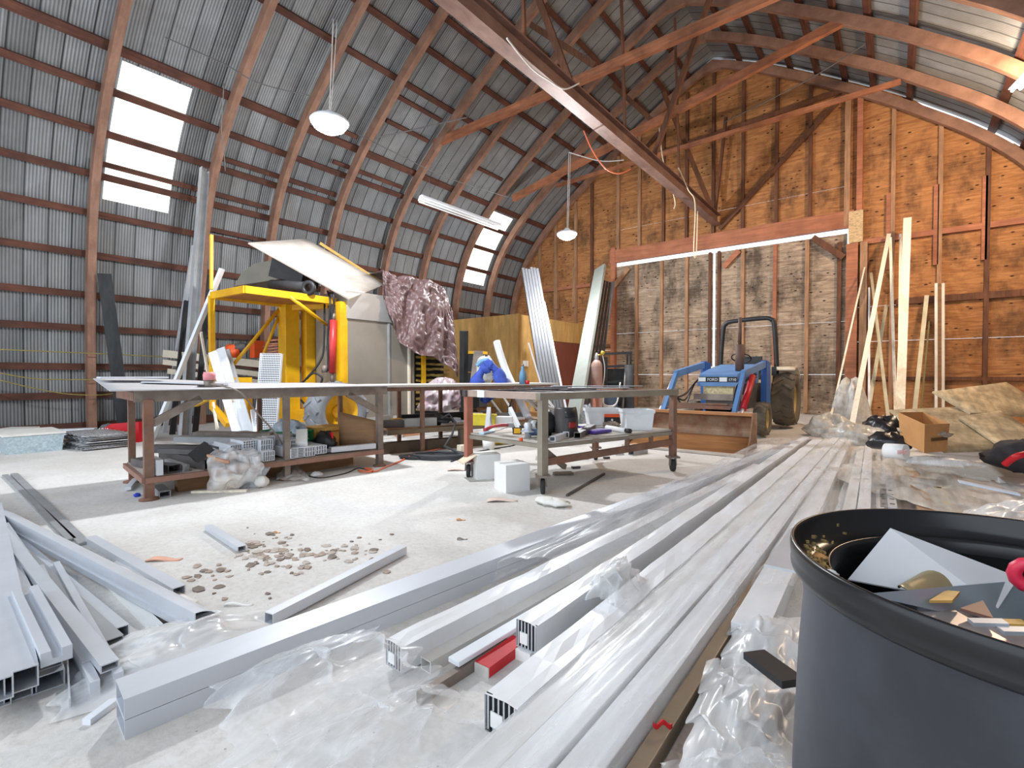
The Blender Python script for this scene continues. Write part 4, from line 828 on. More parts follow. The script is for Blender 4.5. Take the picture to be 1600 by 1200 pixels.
for k in range(6):
    p = SP(.35+.13*k, -.01+.02*(k % 2), .4); mb = MB(); mb.lathe([(.016, 0), (.028, 0), (.028, .25), (.016, .25), (.016, 0)], p, 10, Matrix((sv.cross(V((0, 0, 1))), V((0, 0, 1)), sv)).transposed()); mb.build('small_ring_tube', ALU, None, 'small round tube end showing on the front of the second table shelf', 'tube', 'small round tubes on the second table shelf')
lying('timber', SP(-.6, .15), SP(1.9, .1), .14, .16, mat('dark_sleeper', srgb(92, 80, 66), rough=.85, scale=4, var=.25), 'dark timber sleeper on the floor below the second table', 'timber')
mb = MB(); mb.box(SP(.62, -.1, .15), (.1, .1, .3), ang_s); mb.build('timber_post', MATS['dark_sleeper'], None, 'short dark post standing on the floor by the cable coil', 'post')
mb = MB(); mb.box(G(716, 712)+V((0, .1, .07)), (.13, .13, .14), ang_s); mb.build('wooden_block', CREAM, None, 'small pale wooden block on the floor right of the cable coil', 'block')
mb = MB(); mb.grid(lambda u, v: at(606+14*u, 668-6*v, 7.6), 2, 2, .05)
for k, (px, py, w, h, m, lab) in enumerate(((608, 655, .16, .14, WHITEC, 'white carton with yellow side left on the second table shelf'), (612, 664, .14, .1, YEL, 'yellow carton at the left end of the second table shelf'))):
    p = at(px, py, 7.6); p.z = .376+h/2+k*0; mb = MB(); mb.box(p+su*(k*.06)+sv*(.1-k*.16), (w, .12, h), ang_s); mb.build('carton', m, None, lab, 'box')
mb = MB(); mb.box(G(626, 682)+V((0, .15, .04)), (.45, .14, .07), ang_s); mb.build('plank_offcut', mat('salmon_wood', srgb(226, 156, 116), var=.1), None, 'salmon coloured board on the floor behind the long table right leg', 'board')
mb = MB(); mb.lathe([(0, 0), (.06, 0), (.06, .16), (0, .16)], G(612, 684)+V((.1, .1, 0)), 14); mb.build('paper_roll', WHITEC, None, 'white roll standing on the floor beside the salmon board', 'roll')
# black welding cable coil
def coil(name, c, rx, ry, n, r, m, lab, tail=None):
    pts = []; 
    for i in range(n*14): a = 2*pi*i/14; k = 1+.14*nz(i*.13, 1, 2); pts.append(c+RT*(rx*cos(a)*k)+FW*(ry*sin(a)*k)+V((0, 0, r+.012*(i//14)+.015*abs(nz(i*.4, 3, 1)))))
    if tail: pts += tail
    mb = MB(); mb.tube(pts, r, 6); return mb.build(name, m, None, lab, 'cable')
coil('welding_cable', G(690, 716), .36, .2, 4, .018, mat('cable_grey', srgb(66, 68, 72), rough=.6, var=.15), 'thick black welding cable coiled on the floor, rising to the second table', [G(695, 708)+V((0, 0, .1)), SP(.42, -.15, .25), SP(.5, -.1, .42), SP(.42, -.06, .55), SP(.25, .1, .42)])
coil('welding_cable', G(655, 716), .26, .14, 2, .016, RUBBER, 'smaller black cable loop left of the coiled welding cable')
cable('welding_cable', [G(705, 722), G(740, 708), G(770, 702), G(800, 697), G(812, 692)], .016, RUBBER, 'black cable running right along the floor behind the white cartons')
# brush of black cables on the back shelf
mb = MB(); mb.grid(crumple(SP(.35, .3, .43), .35, .2, .08, 12, amp=.4), 18, 8); mb.build('cable_bundle', BLACK, None, 'black tangle of cable on the shelf under the silver mauve sheet', 'cable bundle')
# ================================================================ wheeled frame table on the right
N0, L0, R0 = G(848, 771), G(732, 745), G(1051, 736)
ru = (R0-N0).normalized(); rv = (L0-N0).normalized(); RL = (R0-N0).length; RD = (L0-N0).length
def RP(a, b, z=0.0): return N0+ru*(RL*a)+rv*(RD*b)+V((0, 0, z))
T = thing('wheeled_table', 'open steel table frame on castors with a plywood lower shelf, right of the white cartons', 'table', RP(.5, .5))
ZT2 = .97
GALVT = mat('greenish_steel', srgb(150, 142, 128), rough=.5, metal=.25, scale=5, var=.15)
for a, b, m, w in ((0, 0, GALVT, .075), (0, 1, PRIMER, .075), (1, 0, RUSTB, .065), (1, 1, PRIMER, .06)):
    mb = MB(); mb.bar(RP(a, b, .17), RP(a, b, ZT2-.06), w, w, up=ru); mb.build('leg', m, T)
    c = RP(a, b, .07); mb = MB(); mb.lathe([(.0, -.02), (.07, -.02), (.075, -.012), (.075, .012), (.07, .02), (0, .02)], c, 18, Matrix((FW, UPV, RT)).transposed()); wmb = mb
    mb2 = MB(); mb2.bar(c+RT*.035+V((0, 0, .0)), c+RT*.03+V((0, 0, .09)), .05, .012, up=RT); mb2.bar(c-RT*.035, c-RT*.03+V((0, 0, .09)), .05, .012, up=RT); mb2.box(c+V((0, 0, .1)), (.14, .12, .02), YAW)
    cs = mb2.build('castor_fork', STEEL, T); wmb.build('castor_wheel', RUBBER, cs)
for (a1, b1, a2, b2, m) in ((-.03, 0, 1.03, 0, GALVT), (0, 0, 0, 1.04, mat('pinkish_steel', srgb(182, 160, 146), rough=.5, metal=.2, var=.1)), (1, 0, 1, 1.04, RUSTB), (-.03, 1, 1.03, 1, STEELD)):
    mb = MB(); mb.bar(RP(a1, b1, ZT2-.03), RP(a2, b2, ZT2-.03), .07, .07); mb.build('top_rail', m, T)
for a in (.33, .66): mb = MB(); mb.bar(RP(a, 0, ZT2-.03), RP(a, 1, ZT2-.03), .05, .05); mb.build('cross_rail', STEELD, T)
for a in (.015, .04): mb = MB(); mb.bar(RP(a-.02, .62+a*6, ZT2-.03), RP(a-.02, .72+a*6, ZT2-.03), .085, .072); mb.build('white_tape', WHITEC, T)
zsh = .5
q = [RP(0, 0), RP(1, 0), RP(1, 1), RP(0, 1)]
mb = MB(); mb.add([p+V((0, 0, zsh-.02)) for p in q]+[p+V((0, 0, zsh)) for p in q], [(3,2,1,0),(4,5,6,7),(0,1,5,4),(1,2,6,5),(2,3,7,6),(3,0,4,7)]); mb.build('shelf_board', mat('pale_shelf_board', srgb(196, 190, 180), rough=.7, scale=3, var=.1, dirt=srgb(150, 140, 128), dirt_amt=.5), T)
for (a1, b1, a2, b2) in ((0, 0, 1, 0), (0, 0, 0, 1), (1, 0, 1, 1), (0, 1, 1, 1)):
    mb = MB(); mb.bar(RP(a1, b1, zsh-.045), RP(a2, b2, zsh-.045), .03, .04); mb.build('shelf_rail', GALVT, T)
mb = MB(); mb.bar(RP(0, 0, zsh-.2), RP(1, 0, zsh-.15), .04, .07); mb.build('stretcher', RUSTB, T)
for a in (.35, .6, .8): mb = MB(); mb.bar(RP(a, 0, zsh-.17), RP(a, 0, zsh-.05), .04, .04); mb.build('spacer', RUSTB, T)
mb = MB(); mb.bar(RP(.03, 0.02, zsh-.1), RP(.2, .1, .2), .04, .05); mb.build('brace', STEEL, T)
# shelf contents; R(px, py) finds the spot on the shelf
def R(px, py, z=0.0): return G(px, py, zsh+.002)+V((0, 0, z))
ang_r = math.atan2(ru.y, ru.x)
# welding helmet
t = thing('welding_helmet', 'black welding helmet with a red emblem on the wheeled table shelf', 'helmet', R(880, 678))
c = R(879, 680, .14); mb = MB()
def hel(u, v):
    a = (u-.5)*pi*1.15; z = v; r = .13*(1-.25*(v-.5)**2*2); f = RT*sin(a)*r*1.0+(-FW)*cos(a)*r*1.15
    f = RT*.25*f.length+f; return c+f+V((0, 0, (z-.45)*.3))+(-FW)*(.05*(1-v))
mb.grid(hel, 20, 12, .006); mb.build('shell', mat('helmet_grey', srgb(62, 58, 58), rough=.45, var=.15), t)
mb = MB(); mb.grid(lambda u, v: hel(.52+.2*u, .3+.2*v)+(-FW)*.012, 6, 4, .004); mb.build('red_emblem', mat('dull_red', srgb(150, 40, 36), rough=.5), t)
mb = MB(); mb.grid(lambda u, v: hel(.44+.3*u, .66+.2*v)+(-FW)*.01, 6, 4, .004); mb.build('visor', BLACK, t)
mb = MB(); mb.grid(crumple(c-RT*.17+V((0, 0, -.02)), .12, .12, .13, 5, amp=.2), 14, 10); mb.build('tool_bag', BLACK, None, 'black rounded bag left of the welding helmet behind the near leg', 'bag')
# tape measure
p = R(808, 678); t = thing('tape_measure', 'yellow and black tape measure on the wheeled table shelf', 'tape measure', p)
mb = MB(); mb.box(p+V((0, 0, .035)), (.1, .045, .07), YAW); mb.build('case', BLACK, t, bevel=.01); mb = MB(); mb.box(p+V((0, 0, .036))-FW*.025, (.07, .006, .055), YAW); mb.build('yellow_label', YEL, t)
# pipe wrench and other tools
t = thing('pipe_wrench', 'red handled wrench lying on the left end of the wheeled table shelf', 'wrench', R(772, 676))
mb = MB(); mb.tube([R(757, 676, .03), R(770, 673, .05), R(784, 670, .045), R(794, 668, .03)], .02, 8); mb.build('red_handle', mat('wrench_red', srgb(196, 66, 74), rough=.5, var=.1), t); mb = MB(); mb.bar(R(792, 668, .03), R(803, 668, .03), .06, .05); mb.build('wrench_jaw', ALUD, t)
mb = MB(); mb.box(R(756, 664, .07), (.32, .14, .14), YAW-.2); yb = mb.build('tool_box', mat('yellow_green_plastic', srgb(220, 200, 40), rough=.5, scale=8, var=.15), None, 'yellow plastic tool case at the left end of the wheeled table shelf', 'tool case')
mb = MB(); mb.box(R(757, 661, .155), (.1, .03, .03), YAW-.2); mb.build('handle', BLACK, yb)
mb = MB(); mb.bar(R(760, 676, .0), R(764, 664, .22), .05, .02); mb.bar(R(764, 664, .22), R(766, 668, .0), .05, .02); mb.build('folded_bracket', ALU, None, 'tall folded grey bracket beside the yellow tool case', 'bracket')
mb = MB(); mb.box(R(786, 664, .06), (.24, .14, .1), YAW-.1); mb.build('parts_box', WHITEC, None, 'white box behind the red wrench on the wheeled table shelf', 'box')
mb = MB(); mb.bar(R(752, 679, .01), R(770, 675, .01), .06, .015); mb.build('pale_blue_scrap', mat('pale_blue', srgb(176, 206, 232), var=.05), None, 'pale blue strip at the front left edge of the wheeled table shelf', 'strip')
# angle grinder / tripod-like clamp
p = R(825, 683); t = thing('angle_grinder', 'grey grinder with a white disc guard near the front of the wheeled table shelf', 'power tool', p)
mb = MB(); mb.lathe([(0, .0), (.035, 0), (.035, .05), (.075, .055), (.08, .065), (.04, .075), (.045, .13), (.03, .15), (0, .15)], p, 18); mb.build('grinder_head', ALU, t)
mb = MB(); mb.tube([p+V((0, 0, .05)), p+RT*.12+V((0, 0, .05)), p+RT*.2+V((0, 0, .04))], .035, 10); mb.build('grinder_body', mat('tool_blue', srgb(60, 84, 116), rough=.5, var=.2), t)
mb = MB(); mb.tube([p+V((0, 0, .1)), p-RT*.09+V((0, 0, .11))], .012, 8); mb.build('side_handle', BLACK, t)
mb = MB(); mb.lathe([(0, 0), (.02, 0), (.02, .03), (0, .03)], R(814, 689), 10); mb.build('orange_plug', ORNG, None, 'orange plug beside the grinder', 'plug')
mb = MB(); mb.grid(crumple(R(835, 672, .05), .12, .08, .06, 17, amp=.5), 12, 8); mb.build('clamp_pile', ALUD, None, 'jumble of grey clamps behind the grinder', 'clamps')
# tubes at front of shelf
for k, (xa, ya, xb, yb, w, h, m, lab) in enumerate(((863, 690, 881, 684, .06, .05, ALU, 'short silver tube with a hole near the wheeled table near leg'), (884, 684, 897, 677, .06, .06, ALU, 'small silver tube offcut second from the near leg'), (902, 685, 926, 671, .07, .06, STEELD, 'dark open channel in the front middle of the wheeled table shelf'))):
    mb = MB(); mb.hollow(R(xa, ya, h/2), R(xb, yb, h/2), w, h, .006); mb.build('tube_offcut', m, None, lab, 'tube offcut')
mb = MB(); mb.bar(R(868, 682, .02), R(925, 672, .02), .1, .03); mb.build('grey_plate', STEEL, None, 'flat grey plate lying right of the welding helmet', 'plate')
PURP = mat('purple_plastic', srgb(92, 66, 160), rough=.45, var=.15)
mb = MB(); mb.bar(R(922, 678, .02), R(948, 675, .02), .14, .03); mb.build('purple_wrapper', PURP, None, 'purple wrapped packet on the wheeled table shelf', 'packet')
mb = MB(); mb.bar(R(902, 668, .015), R(925, 671, .015), .04, .02); mb.build('purple_strip', PURP, None, 'thin purple strip behind the purple packet', 'strip')
t = thing('sealant_tube', 'white sealant cartridge with black nozzle on the wheeled table shelf', 'cartridge', R(965, 675))
mb = MB(); mb.tube([R(948, 672, .03), R(978, 677, .03)], .028, 12); mb.build('cartridge', WHITEC, t); mb = MB(); mb.tube([R(978, 677, .03), R(985, 678, .03)], .026, 12); mb.build('black_end', BLACK, t)
# buckets and boxes
def bucket(p, w, d, h, m, lab, lab_m=None):
    t = thing('plastic_tub', lab, 'tub', p); mb = MB()
    rz = YAW+.05
    def ring(k, z): return [V(p)+Matrix.Rotation(rz, 3, 'Z') @ V((sx*w/2*k, sy*d/2*k, 0))+V((0, 0, z)) for sx, sy in ((-1,-1),(1,-1),(1,1),(-1,1))]
    rs = [ring(.86, 0), ring(1, h), ring(.94, h), ring(.82, .02)]
    mb.add([v for r in rs for v in r], [(k*4+j, k*4+(j+1) % 4, k*4+4+(j+1) % 4, k*4+4+j) for k in range(3) for j in range(4)]+[(3,2,1,0), (12,13,14,15)]); mb.build('tub_body', m, t)
    mb = MB(); r1, r2 = ring(1.04, h-.03), ring(1.04, h+.01)
    mb.add(r1+r2, [(j, (j+1) % 4, 4+(j+1) % 4, 4+j) for j in range(4)]); mb.build('tub_rim', m, t); return t
TUBM = mat('milky_plastic', srgb(236, 240, 243), rough=.4, scale=5, var=.06)
p = R(944, 664)+FW*.1; tb = bucket(p, .44, .3, .2, TUBM, 'white plastic tub with a label of orange over black on the wheeled table shelf')
mb = MB(); mb.box(p+RT*.09-FW*.155+V((0, 0, .125)), (.2, .008, .04), YAW+.05); mb.build('orange_label', ORNG, tb)
mb = MB(); mb.box(p+RT*.09-FW*.152+V((0, 0, .06)), (.2, .008, .09), YAW+.05); mb.build('black_label', BLACK, tb)
mb = MB(); mb.lathe([(0, 0), (.016, 0), (.016, .004), (0, .004)], p+RT*.09-FW*.158+V((0, 0, .07)), 6, Matrix((RT, UPV, -FW)).transposed()); mb.build('white_mark', WHITEC, tb)
bucket(R(997, 672)+FW*.08, .34, .28, .23, TUBM, 'plain frosted plastic tub at the right end of the wheeled table shelf')
mb = MB(); mb.grid(crumple(R(955, 668, .03), .11, .06, .04, 22, amp=.6), 16, 8); mb.build('screw_pile', mat('brown_screws', srgb(150, 130, 116), rough=.6, scale=60, var=.5), None, 'small brown pile of screws in front of the labelled tub', 'screws', kind='stuff')
mb = MB(); mb.grid(crumple(R(892, 668, .05), .1, .07, .06, 25, amp=.4), 14, 8); mb.build('crumpled_paper', mat('pinkish_paper', srgb(222, 204, 194), rough=.8, scale=9), None, 'ball of crumpled pinkish paper right of the welding helmet', 'paper')
mb = MB(); mb.grid(crumple(R(972, 664, .07), .06, .05, .06, 27, amp=.4), 10, 7); mb.build('rag', mat('pink_red_rag', srgb(200, 60, 90), rough=.8, scale=9), None, 'pinkish red rag between the two plastic tubs', 'rag')
for k in range(5):
    mb = MB(); a = R(random.uniform(880, 930), random.uniform(664, 672), .01); mb.bar(a, a+RT*random.uniform(.08, .16)+FW*random.uniform(-.05, .05), .03, .015); mb.build('metal_scrap', random.choice([WHITE, ALUD, PURP]), None, 'small strip among the loose scraps at the back of the wheeled table shelf', 'scrap', 'loose scraps on the wheeled table shelf')
# on top of the frame
for k, (a1, b1, a2, b2, lab) in enumerate(((.45, 1.0, 1.0, .55, 'flat silver strip laid across the back right of the wheeled table frame'), (.3, .95, .62, .8, 'short dark strip laid on the wheeled table frame in front of the gas cylinder'), (.55, .9, 1.02, .4, 'second silver strip laid beside the first on the wheeled table frame'))):
    mb = MB(); mb.bar(RP(a1, b1, ZT2+.012+.012*k), RP(a2, b2, ZT2+.012+.012*k), .06, .012); mb.build('metal_strip', (ALU, STEELD, ALUD)[k], None, lab, 'metal strip')
# ================================================================ on the floor around the wheeled table
def carton(p, w, d, h, rz, lab, flap=None):
    t = thing('carton', lab, 'box', p); mb = MB(); mb.box(V(p)+V((0, 0, h/2)), (w, d, h), rz); mb.build('carton_body', WHITEC, t)
    M_ = Matrix.Rotation(rz, 3, 'Z'); mb = MB(); mb.box(V(p)+V((0, 0, h+.001)), (w*.995, .012, .003), rz); mb.build('carton_seam', GREYP, t)
    if flap:
        mb = MB(); mb.grid(lambda u, v: V(p)+M_ @ V((-w/2-.16*v, -d/2+d*u, h-.09*v)), 3, 3, .004); mb.build('open_flap', mat('pale_card', srgb(226, 206, 180), rough=.8, var=.05), t)
    return t
carton(G(800, 768)+FW*.1, .27, .25, .27, YAW+.5, 'white carton standing on the floor, the nearer of two', None)
carton(G(758, 748)+FW*.1, .27, .25, .27, YAW+.35, 'white carton with a raised tan flap, the farther of two', True)
mb = MB(); mb.grid(crumple(G(862, 789)+V((0, 0, .03)), .17, .09, .035, 41, amp=.3), 18, 10); mb.build('plastic_bag', FOAM, None, 'flat white plastic bag on the floor in front of the near castor', 'bag')
mb = MB(); mb.bar(G(886, 776)+V((0, 0, .012)), G(944, 742)+V((0, 0, .012)), .025, .02); mb.build('steel_rod', STEELD, None, 'dark rod lying on the floor under the wheeled table', 'rod')
lying('tube_offcut', G(986, 711), G(1008, 708), .1, .07, ALUD, 'short grey tube on the floor in front of the loader bucket', hollow=True, cat='tube offcut')
for k, (px, py, m, s_, lab) in enumerate(((968, 711, ALU, .12, 'small silver bracket beside the tube near the loader bucket'), (915, 718, ORNG, .07, 'small orange brown chip under the wheeled table'), (948, 717, STEELD, .08, 'dark flat chip under the wheeled table'), (900, 732, STEELD, .1, 'dark angled scrap under the wheeled table'), (880, 742, STEEL, .22, 'grey frame of scrap lying by the near leg'))):
    p = G(px, py); mb = MB(); mb.bar(p-RT*s_/2+V((0, 0, .015)), p+RT*s_/2+FW*.03+V((0, 0, .015)), s_*.5, .025); mb.build('metal_scrap', m, None, lab, 'scrap')
for k, (px, py) in enumerate(((718, 735), (785, 783))):
    p = G(px, py); mb = MB(); mb.grid(lambda u, v: p+RT*(.28*(u-.5))+FW*(.12*(v-.5)*(1-u*.5))+V((0, 0, .012+.01*sin(u*5))), 6, 4, .004); mb.build('cardboard_scrap', mat('pink_card', srgb(222, 202, 190), rough=.85, var=.05), None, ('torn pink grey card on the floor left of the white cartons', 'torn pale card on the floor in front of the nearer white carton')[k], 'card')
# ================================================================ plywood storeroom in the far left corner
RXF, RY0, RZ = -8.9, 11.7, 2.95
PLYR = mat('golden_plywood', srgb(190, 150, 88), rough=.7, scale=2.5, stretch=(3, 3, .5), var=.2, dirt=srgb(140, 98, 52), dirt_amt=.5, dirt_scale=1.2)
T = thing('storeroom', 'golden plywood storeroom box in the far left corner by the end wall', 'storeroom', (-10.6, 14, 0))
mb = MB(); mb.box(((-12.4+RXF)/2, RY0, RZ/2), (RXF+12.4, .03, RZ)); mb.build('front_panel', PLYR, T)
mb = MB(); mb.box((RXF-.03, (RY0+13.6)/2, RZ/2), (.03, 13.6-RY0, RZ)); mb.build('side_panel', PLYR, T)
mb = MB(); mb.box((RXF-.03, 14.9, RZ-.35), (.03, 2.6, .7)); mb.build('door_lintel', PLYR, T)
mb = MB(); mb.box((RXF-.05, 14.6, (RZ-.7)/2), (.04, 1.9, RZ-.7)); mb.build('room_door', mat('dark_red_door', srgb(112, 58, 44), rough=.6, scale=3, stretch=(1, 6, .5), var=.2), T)
mb = MB(); mb.box((RXF+.0, RY0+.0, RZ/2), (.06, .06, RZ)); mb.build('corner_trim', PLYR, T)
p = onX(820, 568, RXF+.0); sb = thing('switch_box', 'white switch box on the storeroom side wall', 'switch', p)
mb = MB(); mb.box(p+V((.03, 0, 0)), (.06, .2, .17)); mb.build('box_body', WHITEC, sb)
# tall profile bundles leaning in the corner
def ribbed(pa, pb, w, th, n, m, lab, label_parts=True, up=None):
    t = thing('profile_bundle', lab, 'metal profiles', pa); pa, pb = V(pa), V(pb); d = (pb-pa).normalized(); x = (RT-d*RT.dot(d)).normalized(); u = x.cross(d)
    for i in range(n):
        q = x*(-w/2+w*(i+.5)/n); mb = MB(); a = pa+q; b = pb+q-d*(.03*(i % 3)); mb.bar(a, b, w/n*.86, th, up=u); mb.build('profile', m, t)
    return t
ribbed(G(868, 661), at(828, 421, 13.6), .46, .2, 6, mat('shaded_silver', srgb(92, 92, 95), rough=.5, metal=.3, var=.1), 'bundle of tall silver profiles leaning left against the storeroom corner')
mb = MB(); mb.bar(G(893, 672), at(938, 418, 15.2), .38, .08, up=(0, 1, 0)); mb.build('flat_profile', mat('pale_green_alu', srgb(158, 162, 154), rough=.4, metal=.2, var=.06), None, 'wide pale flat profile leaning right against the end wall', 'metal profile'); ribbed(G(918, 662), at(951, 441, 15.4), .36, .1, 4, MATS['shaded_silver'], 'grooved silver profiles leaning right beside the wide pale flat one')
mb = MB(); mb.bar(G(888, 660), at(850, 474, 13.4), .14, .05, up=RT); mb.build('profile', ALU, None, 'narrow silver strip leaning between the two tall profile groups', 'metal profile')
mb = MB(); mb.bar(G(866, 672), at(826, 536, 10.5), .05, .03, up=RT); mb.build('profile', WHITE, None, 'short white strip leaning left of the silver profile bundle', 'metal profile')
# things behind the second table
mb = MB(); mb.bar(G(724, 672), at(725, 517, 9.8), .12, .12, up=(0, 1, 0)); mb.build('post', BLACKM, None, 'black square post standing at the right end of the tarpaulin', 'post')
t = thing('crate_stack', 'stacked black crates with yellow tops beside the black post', 'crates', G(742, 672))
for k in range(4):
    p = G(742, 668)+V((0, 0, .2+.4*k)); mb = MB(); mb.box(p, (.4, .4, .36), .3); mb.build('crate', BLACK, t)
p = G(742, 668)+V((0, 0, 1.62)); mb = MB(); mb.box(p, (.42, .42, .06), .3); mb.build('yellow_lid', YEL, t)
mb = MB(); mb.bar(at(742, 604, 9.6), at(748, 553, 10.0), .22, .18, up=RT); mb.build('grey_pipe_bundle', STEEL, None, 'grey ribbed bundle leaning in front of the black crates', 'bundle')
mb = MB(); mb.grid(crumple(at(757, 580, 9.8), .22, .2, .28, 33, amp=.3), 16, 10); mb.build('paper_sack', mat('pale_sack', srgb(220, 214, 196), rough=.8, scale=6, col2=srgb(180, 196, 206)), None, 'pale crumpled sack behind the blue jacket', 'sack')
BLJ = mat('blue_cloth', srgb(62, 86, 176), rough=.85, scale=6, var=.2)
mb = MB(); pj = catmull([at(743, 604, 9.0), at(748, 588, 9.0), at(757, 575, 9.0), at(768, 573, 9.0), at(778, 583, 9.0), at(786, 604, 9.0)], 8)
mb.tube([p+RT*.03*nz(i*.7, 1, 1)+UPV*.03*nz(i*.6, 3, 2) for i, p in enumerate(pj)], .1, 14, radii=[.09+.05*abs(nz(i*.5, 2, 4))+.03*sin(i*.4) for i in range(len(pj))]); mb.build('jacket', BLJ, None, 'bright blue jacket hung in an arch behind the second table', 'jacket')
mb = MB(); mb.grid(lambda u, v: at(750+27*u, 606+20*v+4*sin(u*5), 8.7)+FW*.05*sin(u*14), 14, 6, .01); mb.build('blue_cloth', BLJ, None, 'blue cloth hanging below the second table top behind the primer red leg', 'cloth')
mb = MB(); mb.tube(catmull([at(776, 534, 9.6), at(781, 552, 9.5), at(790, 578, 9.4), at(800, 600, 9.2), at(812, 625, 9.0), at(826, 655, 8.6)], 5), .07, 12); mb.build('curved_pipe', WHITE, None, 'white curved pipe standing behind the second table right of the blue jacket', 'pipe')
mb = MB(); mb.bar(at(763, 556, 9.4), at(786, 592, 9.1), .03, .03); mb.build('white_stick', WHITE, None, 'thin white stick slanting above the blue jacket', 'stick')
mb = MB(); mb.tube(catmull([at(745, 572, 9.5), at(752, 565, 9.5), at(764, 562, 9.5)], 5), .04, 8); mb.build('blue_tube', mat('sky_blue', srgb(120, 170, 206), var=.1), None, 'pale blue bent tube behind the blue jacket', 'tube')
# blue bottle with red base on second table
p = SP(1.98, .35, 1.0); p = at(817, 604, 7.6); p.z = 1.0
t = thing('spray_bottle', 'steel blue bottle with narrow top on the right end of the second table', 'bottle', p)
mb = MB(); mb.lathe([(0, 0), (.055, 0), (.058, .12), (.05, .18), (.028, .22), (.026, .26), (.015, .28), (0, .28)], p, 18); mb.build('bottle', mat('steel_blue', srgb(96, 140, 170), rough=.4, var=.1), t); mb = MB(); mb.lathe([(0, .28), (.02, .28), (.018, .31), (0, .315)], p, 14); mb.build('bottle_cap', STEEL, t)
mb = MB(); mb.lathe([(0, 0), (.03, 0), (.03, .06), (0, .06)], p+RT*.07-FW*.05, 12); mb.build('red_can', RED, None, 'small red can beside the steel blue bottle', 'can')
# loose strips heaped between second and wheeled tables
ends = [(778, 606, 812, 660), (792, 606, 838, 664), (800, 606, 860, 655), (806, 606, 790, 655), (816, 606, 870, 668), (826, 608, 845, 662), (836, 606, 822, 662), (842, 608, 884, 660), (786, 612, 868, 640), (760, 615, 800, 668)]
for k, (x1, y1, x2, y2) in enumerate(ends):
    a = at(x1, y1, 9.3+.1*k); b = G(x2, y2) if y2 > 658 else at(x2, y2, 9.0+.1*k); mb = MB(); mb.bar(a, b, random.choice([.03, .05, .08]), .03, up=RT); mb.build('metal_strip', random.choice([WHITE, ALU, ALUD, STEELD]), None, 'narrow strip in the loose heap seen between the second table and the wheeled table', 'metal strip', 'loose strips behind the wheeled table')
mb = MB(); mb.bar(at(797, 640, 6.9), at(812, 672, 6.6), .1, .05, up=RT); mb.build('white_profile', WHITE, None, 'short wide white profile leaning at the back of the wheeled table shelf', 'metal profile')
mb = MB(); mb.box(G(820, 676)+V((0, .2, .2)), (.34, .3, .4), .4); mb.build('carton', CARD, None, 'tan carton on the floor behind the wheeled table', 'box')
mb = MB(); mb.lathe([(0, 0), (.15, 0), (.17, .25), (.16, .25), (.14, .02), (0, .02)], at(760, 650, 8.6)-V((0, 0, .1)), 18); mb.build('brown_pot', mat('terracotta', srgb(150, 104, 60), rough=.7, var=.2), None, 'brown bucket below the hanging blue cloth', 'bucket')
mb = MB(); mb.lathe([(0, 0), (.09, 0), (.1, .16), (.09, .16), (.08, .01), (0, .01)], G(757, 703)+V((0, .1, 0)), 18); mb.build('white_pot', WHITEC, None, 'white cup on the floor under the left side of the wheeled table', 'cup')
mb = MB(); mb.grid(crumple(G(778, 694)+V((0, 0, .05)), .14, .1, .06, 14, amp=.5), 14, 8); mb.build('yellow_bundle', mat('yellow_mixed', srgb(206, 176, 40), rough=.6, scale=14, var=.4), None, 'yellow bundle on the floor under the left side of the wheeled table', 'bundle')
# gas cylinder
p = G(932, 661); t = thing('gas_cylinder', 'pinkish brown gas cylinder with a brass regulator before the end wall', 'gas cylinder', p)
mb = MB(); mb.lathe([(0, 0), (.13, 0), (.135, .05), (.135, 1.32), (.125, 1.4), (.08, 1.47), (.045, 1.5), (0, 1.5)], p, 24); mb.build('cylinder_body', mat('pinkish_brown', srgb(146, 104, 90), rough=.5, scale=4, var=.12, dirt=srgb(216, 200, 190), dirt_amt=.4), t)
mb = MB(); mb.lathe([(.045, 1.5), (.05, 1.56), (.04, 1.6), (.02, 1.66), (0, 1.66)], p, 16); mb.build('neck_ring', ALUD, t)
mb = MB(); mb.tube([p+V((0, 0, 1.6)), p+RT*.12+V((0, 0, 1.62))], .02, 8); mb.lathe([(0, 0), (.05, 0), (.05, .03), (0, .03)], p+RT*.14+V((0, 0, 1.66)), 14, Matrix((RT, UPV, -FW)).transposed()); mb.build('regulator', mat('brass', srgb(200, 170, 70), rough=.35, metal=.6), t)
mb = MB(); mb.tube(catmull([p+RT*.14+V((0, 0, 1.6)), p+RT*.19+V((0, 0, 1.3)), p+RT*.15+V((0, 0, .9)), p+RT*.05-FW*.15+V((0, 0, .6))], 6), .012, 6); mb.build('hose', WCABLE, t)
# black frame machine beside it
p = G(965, 655); t = thing('welding_cart', 'black steel frame cart with coiled hoses beside the gas cylinder', 'cart', p)
for sx in (-.32, .3):
    for sy in (0, .35): mb = MB(); mb.bar(p+RT*sx+FW*sy, p+RT*(sx+.03)+FW*sy+V((0, 0, 1.72 if sx > 0 else 1.6)), .05, .05, up=RT); mb.build('upright', BLACK, t)
for z in (.3, .95, 1.35, 1.68): mb = MB(); mb.bar(p+RT*-.36+V((0, 0, z)), p+RT*.36+V((0, 0, z+.03)), .06, .06); mb.build('cross_bar', BLACK, t)
mb = MB(); mb.box(p+FW*.2+V((0, 0, .75)), (.5, .3, 1.1), YAW); mb.build('dark_cabinet', BLACK, t)
mb = MB(); mb.tube([p+RT*.12-FW*.05+V((0, 0, .3)), p+RT*.2-FW*.05+V((0, 0, 1.3))], .03, 8); mb.tube([], 0) if False else None; mb.build('steel_tube', STEEL, t)
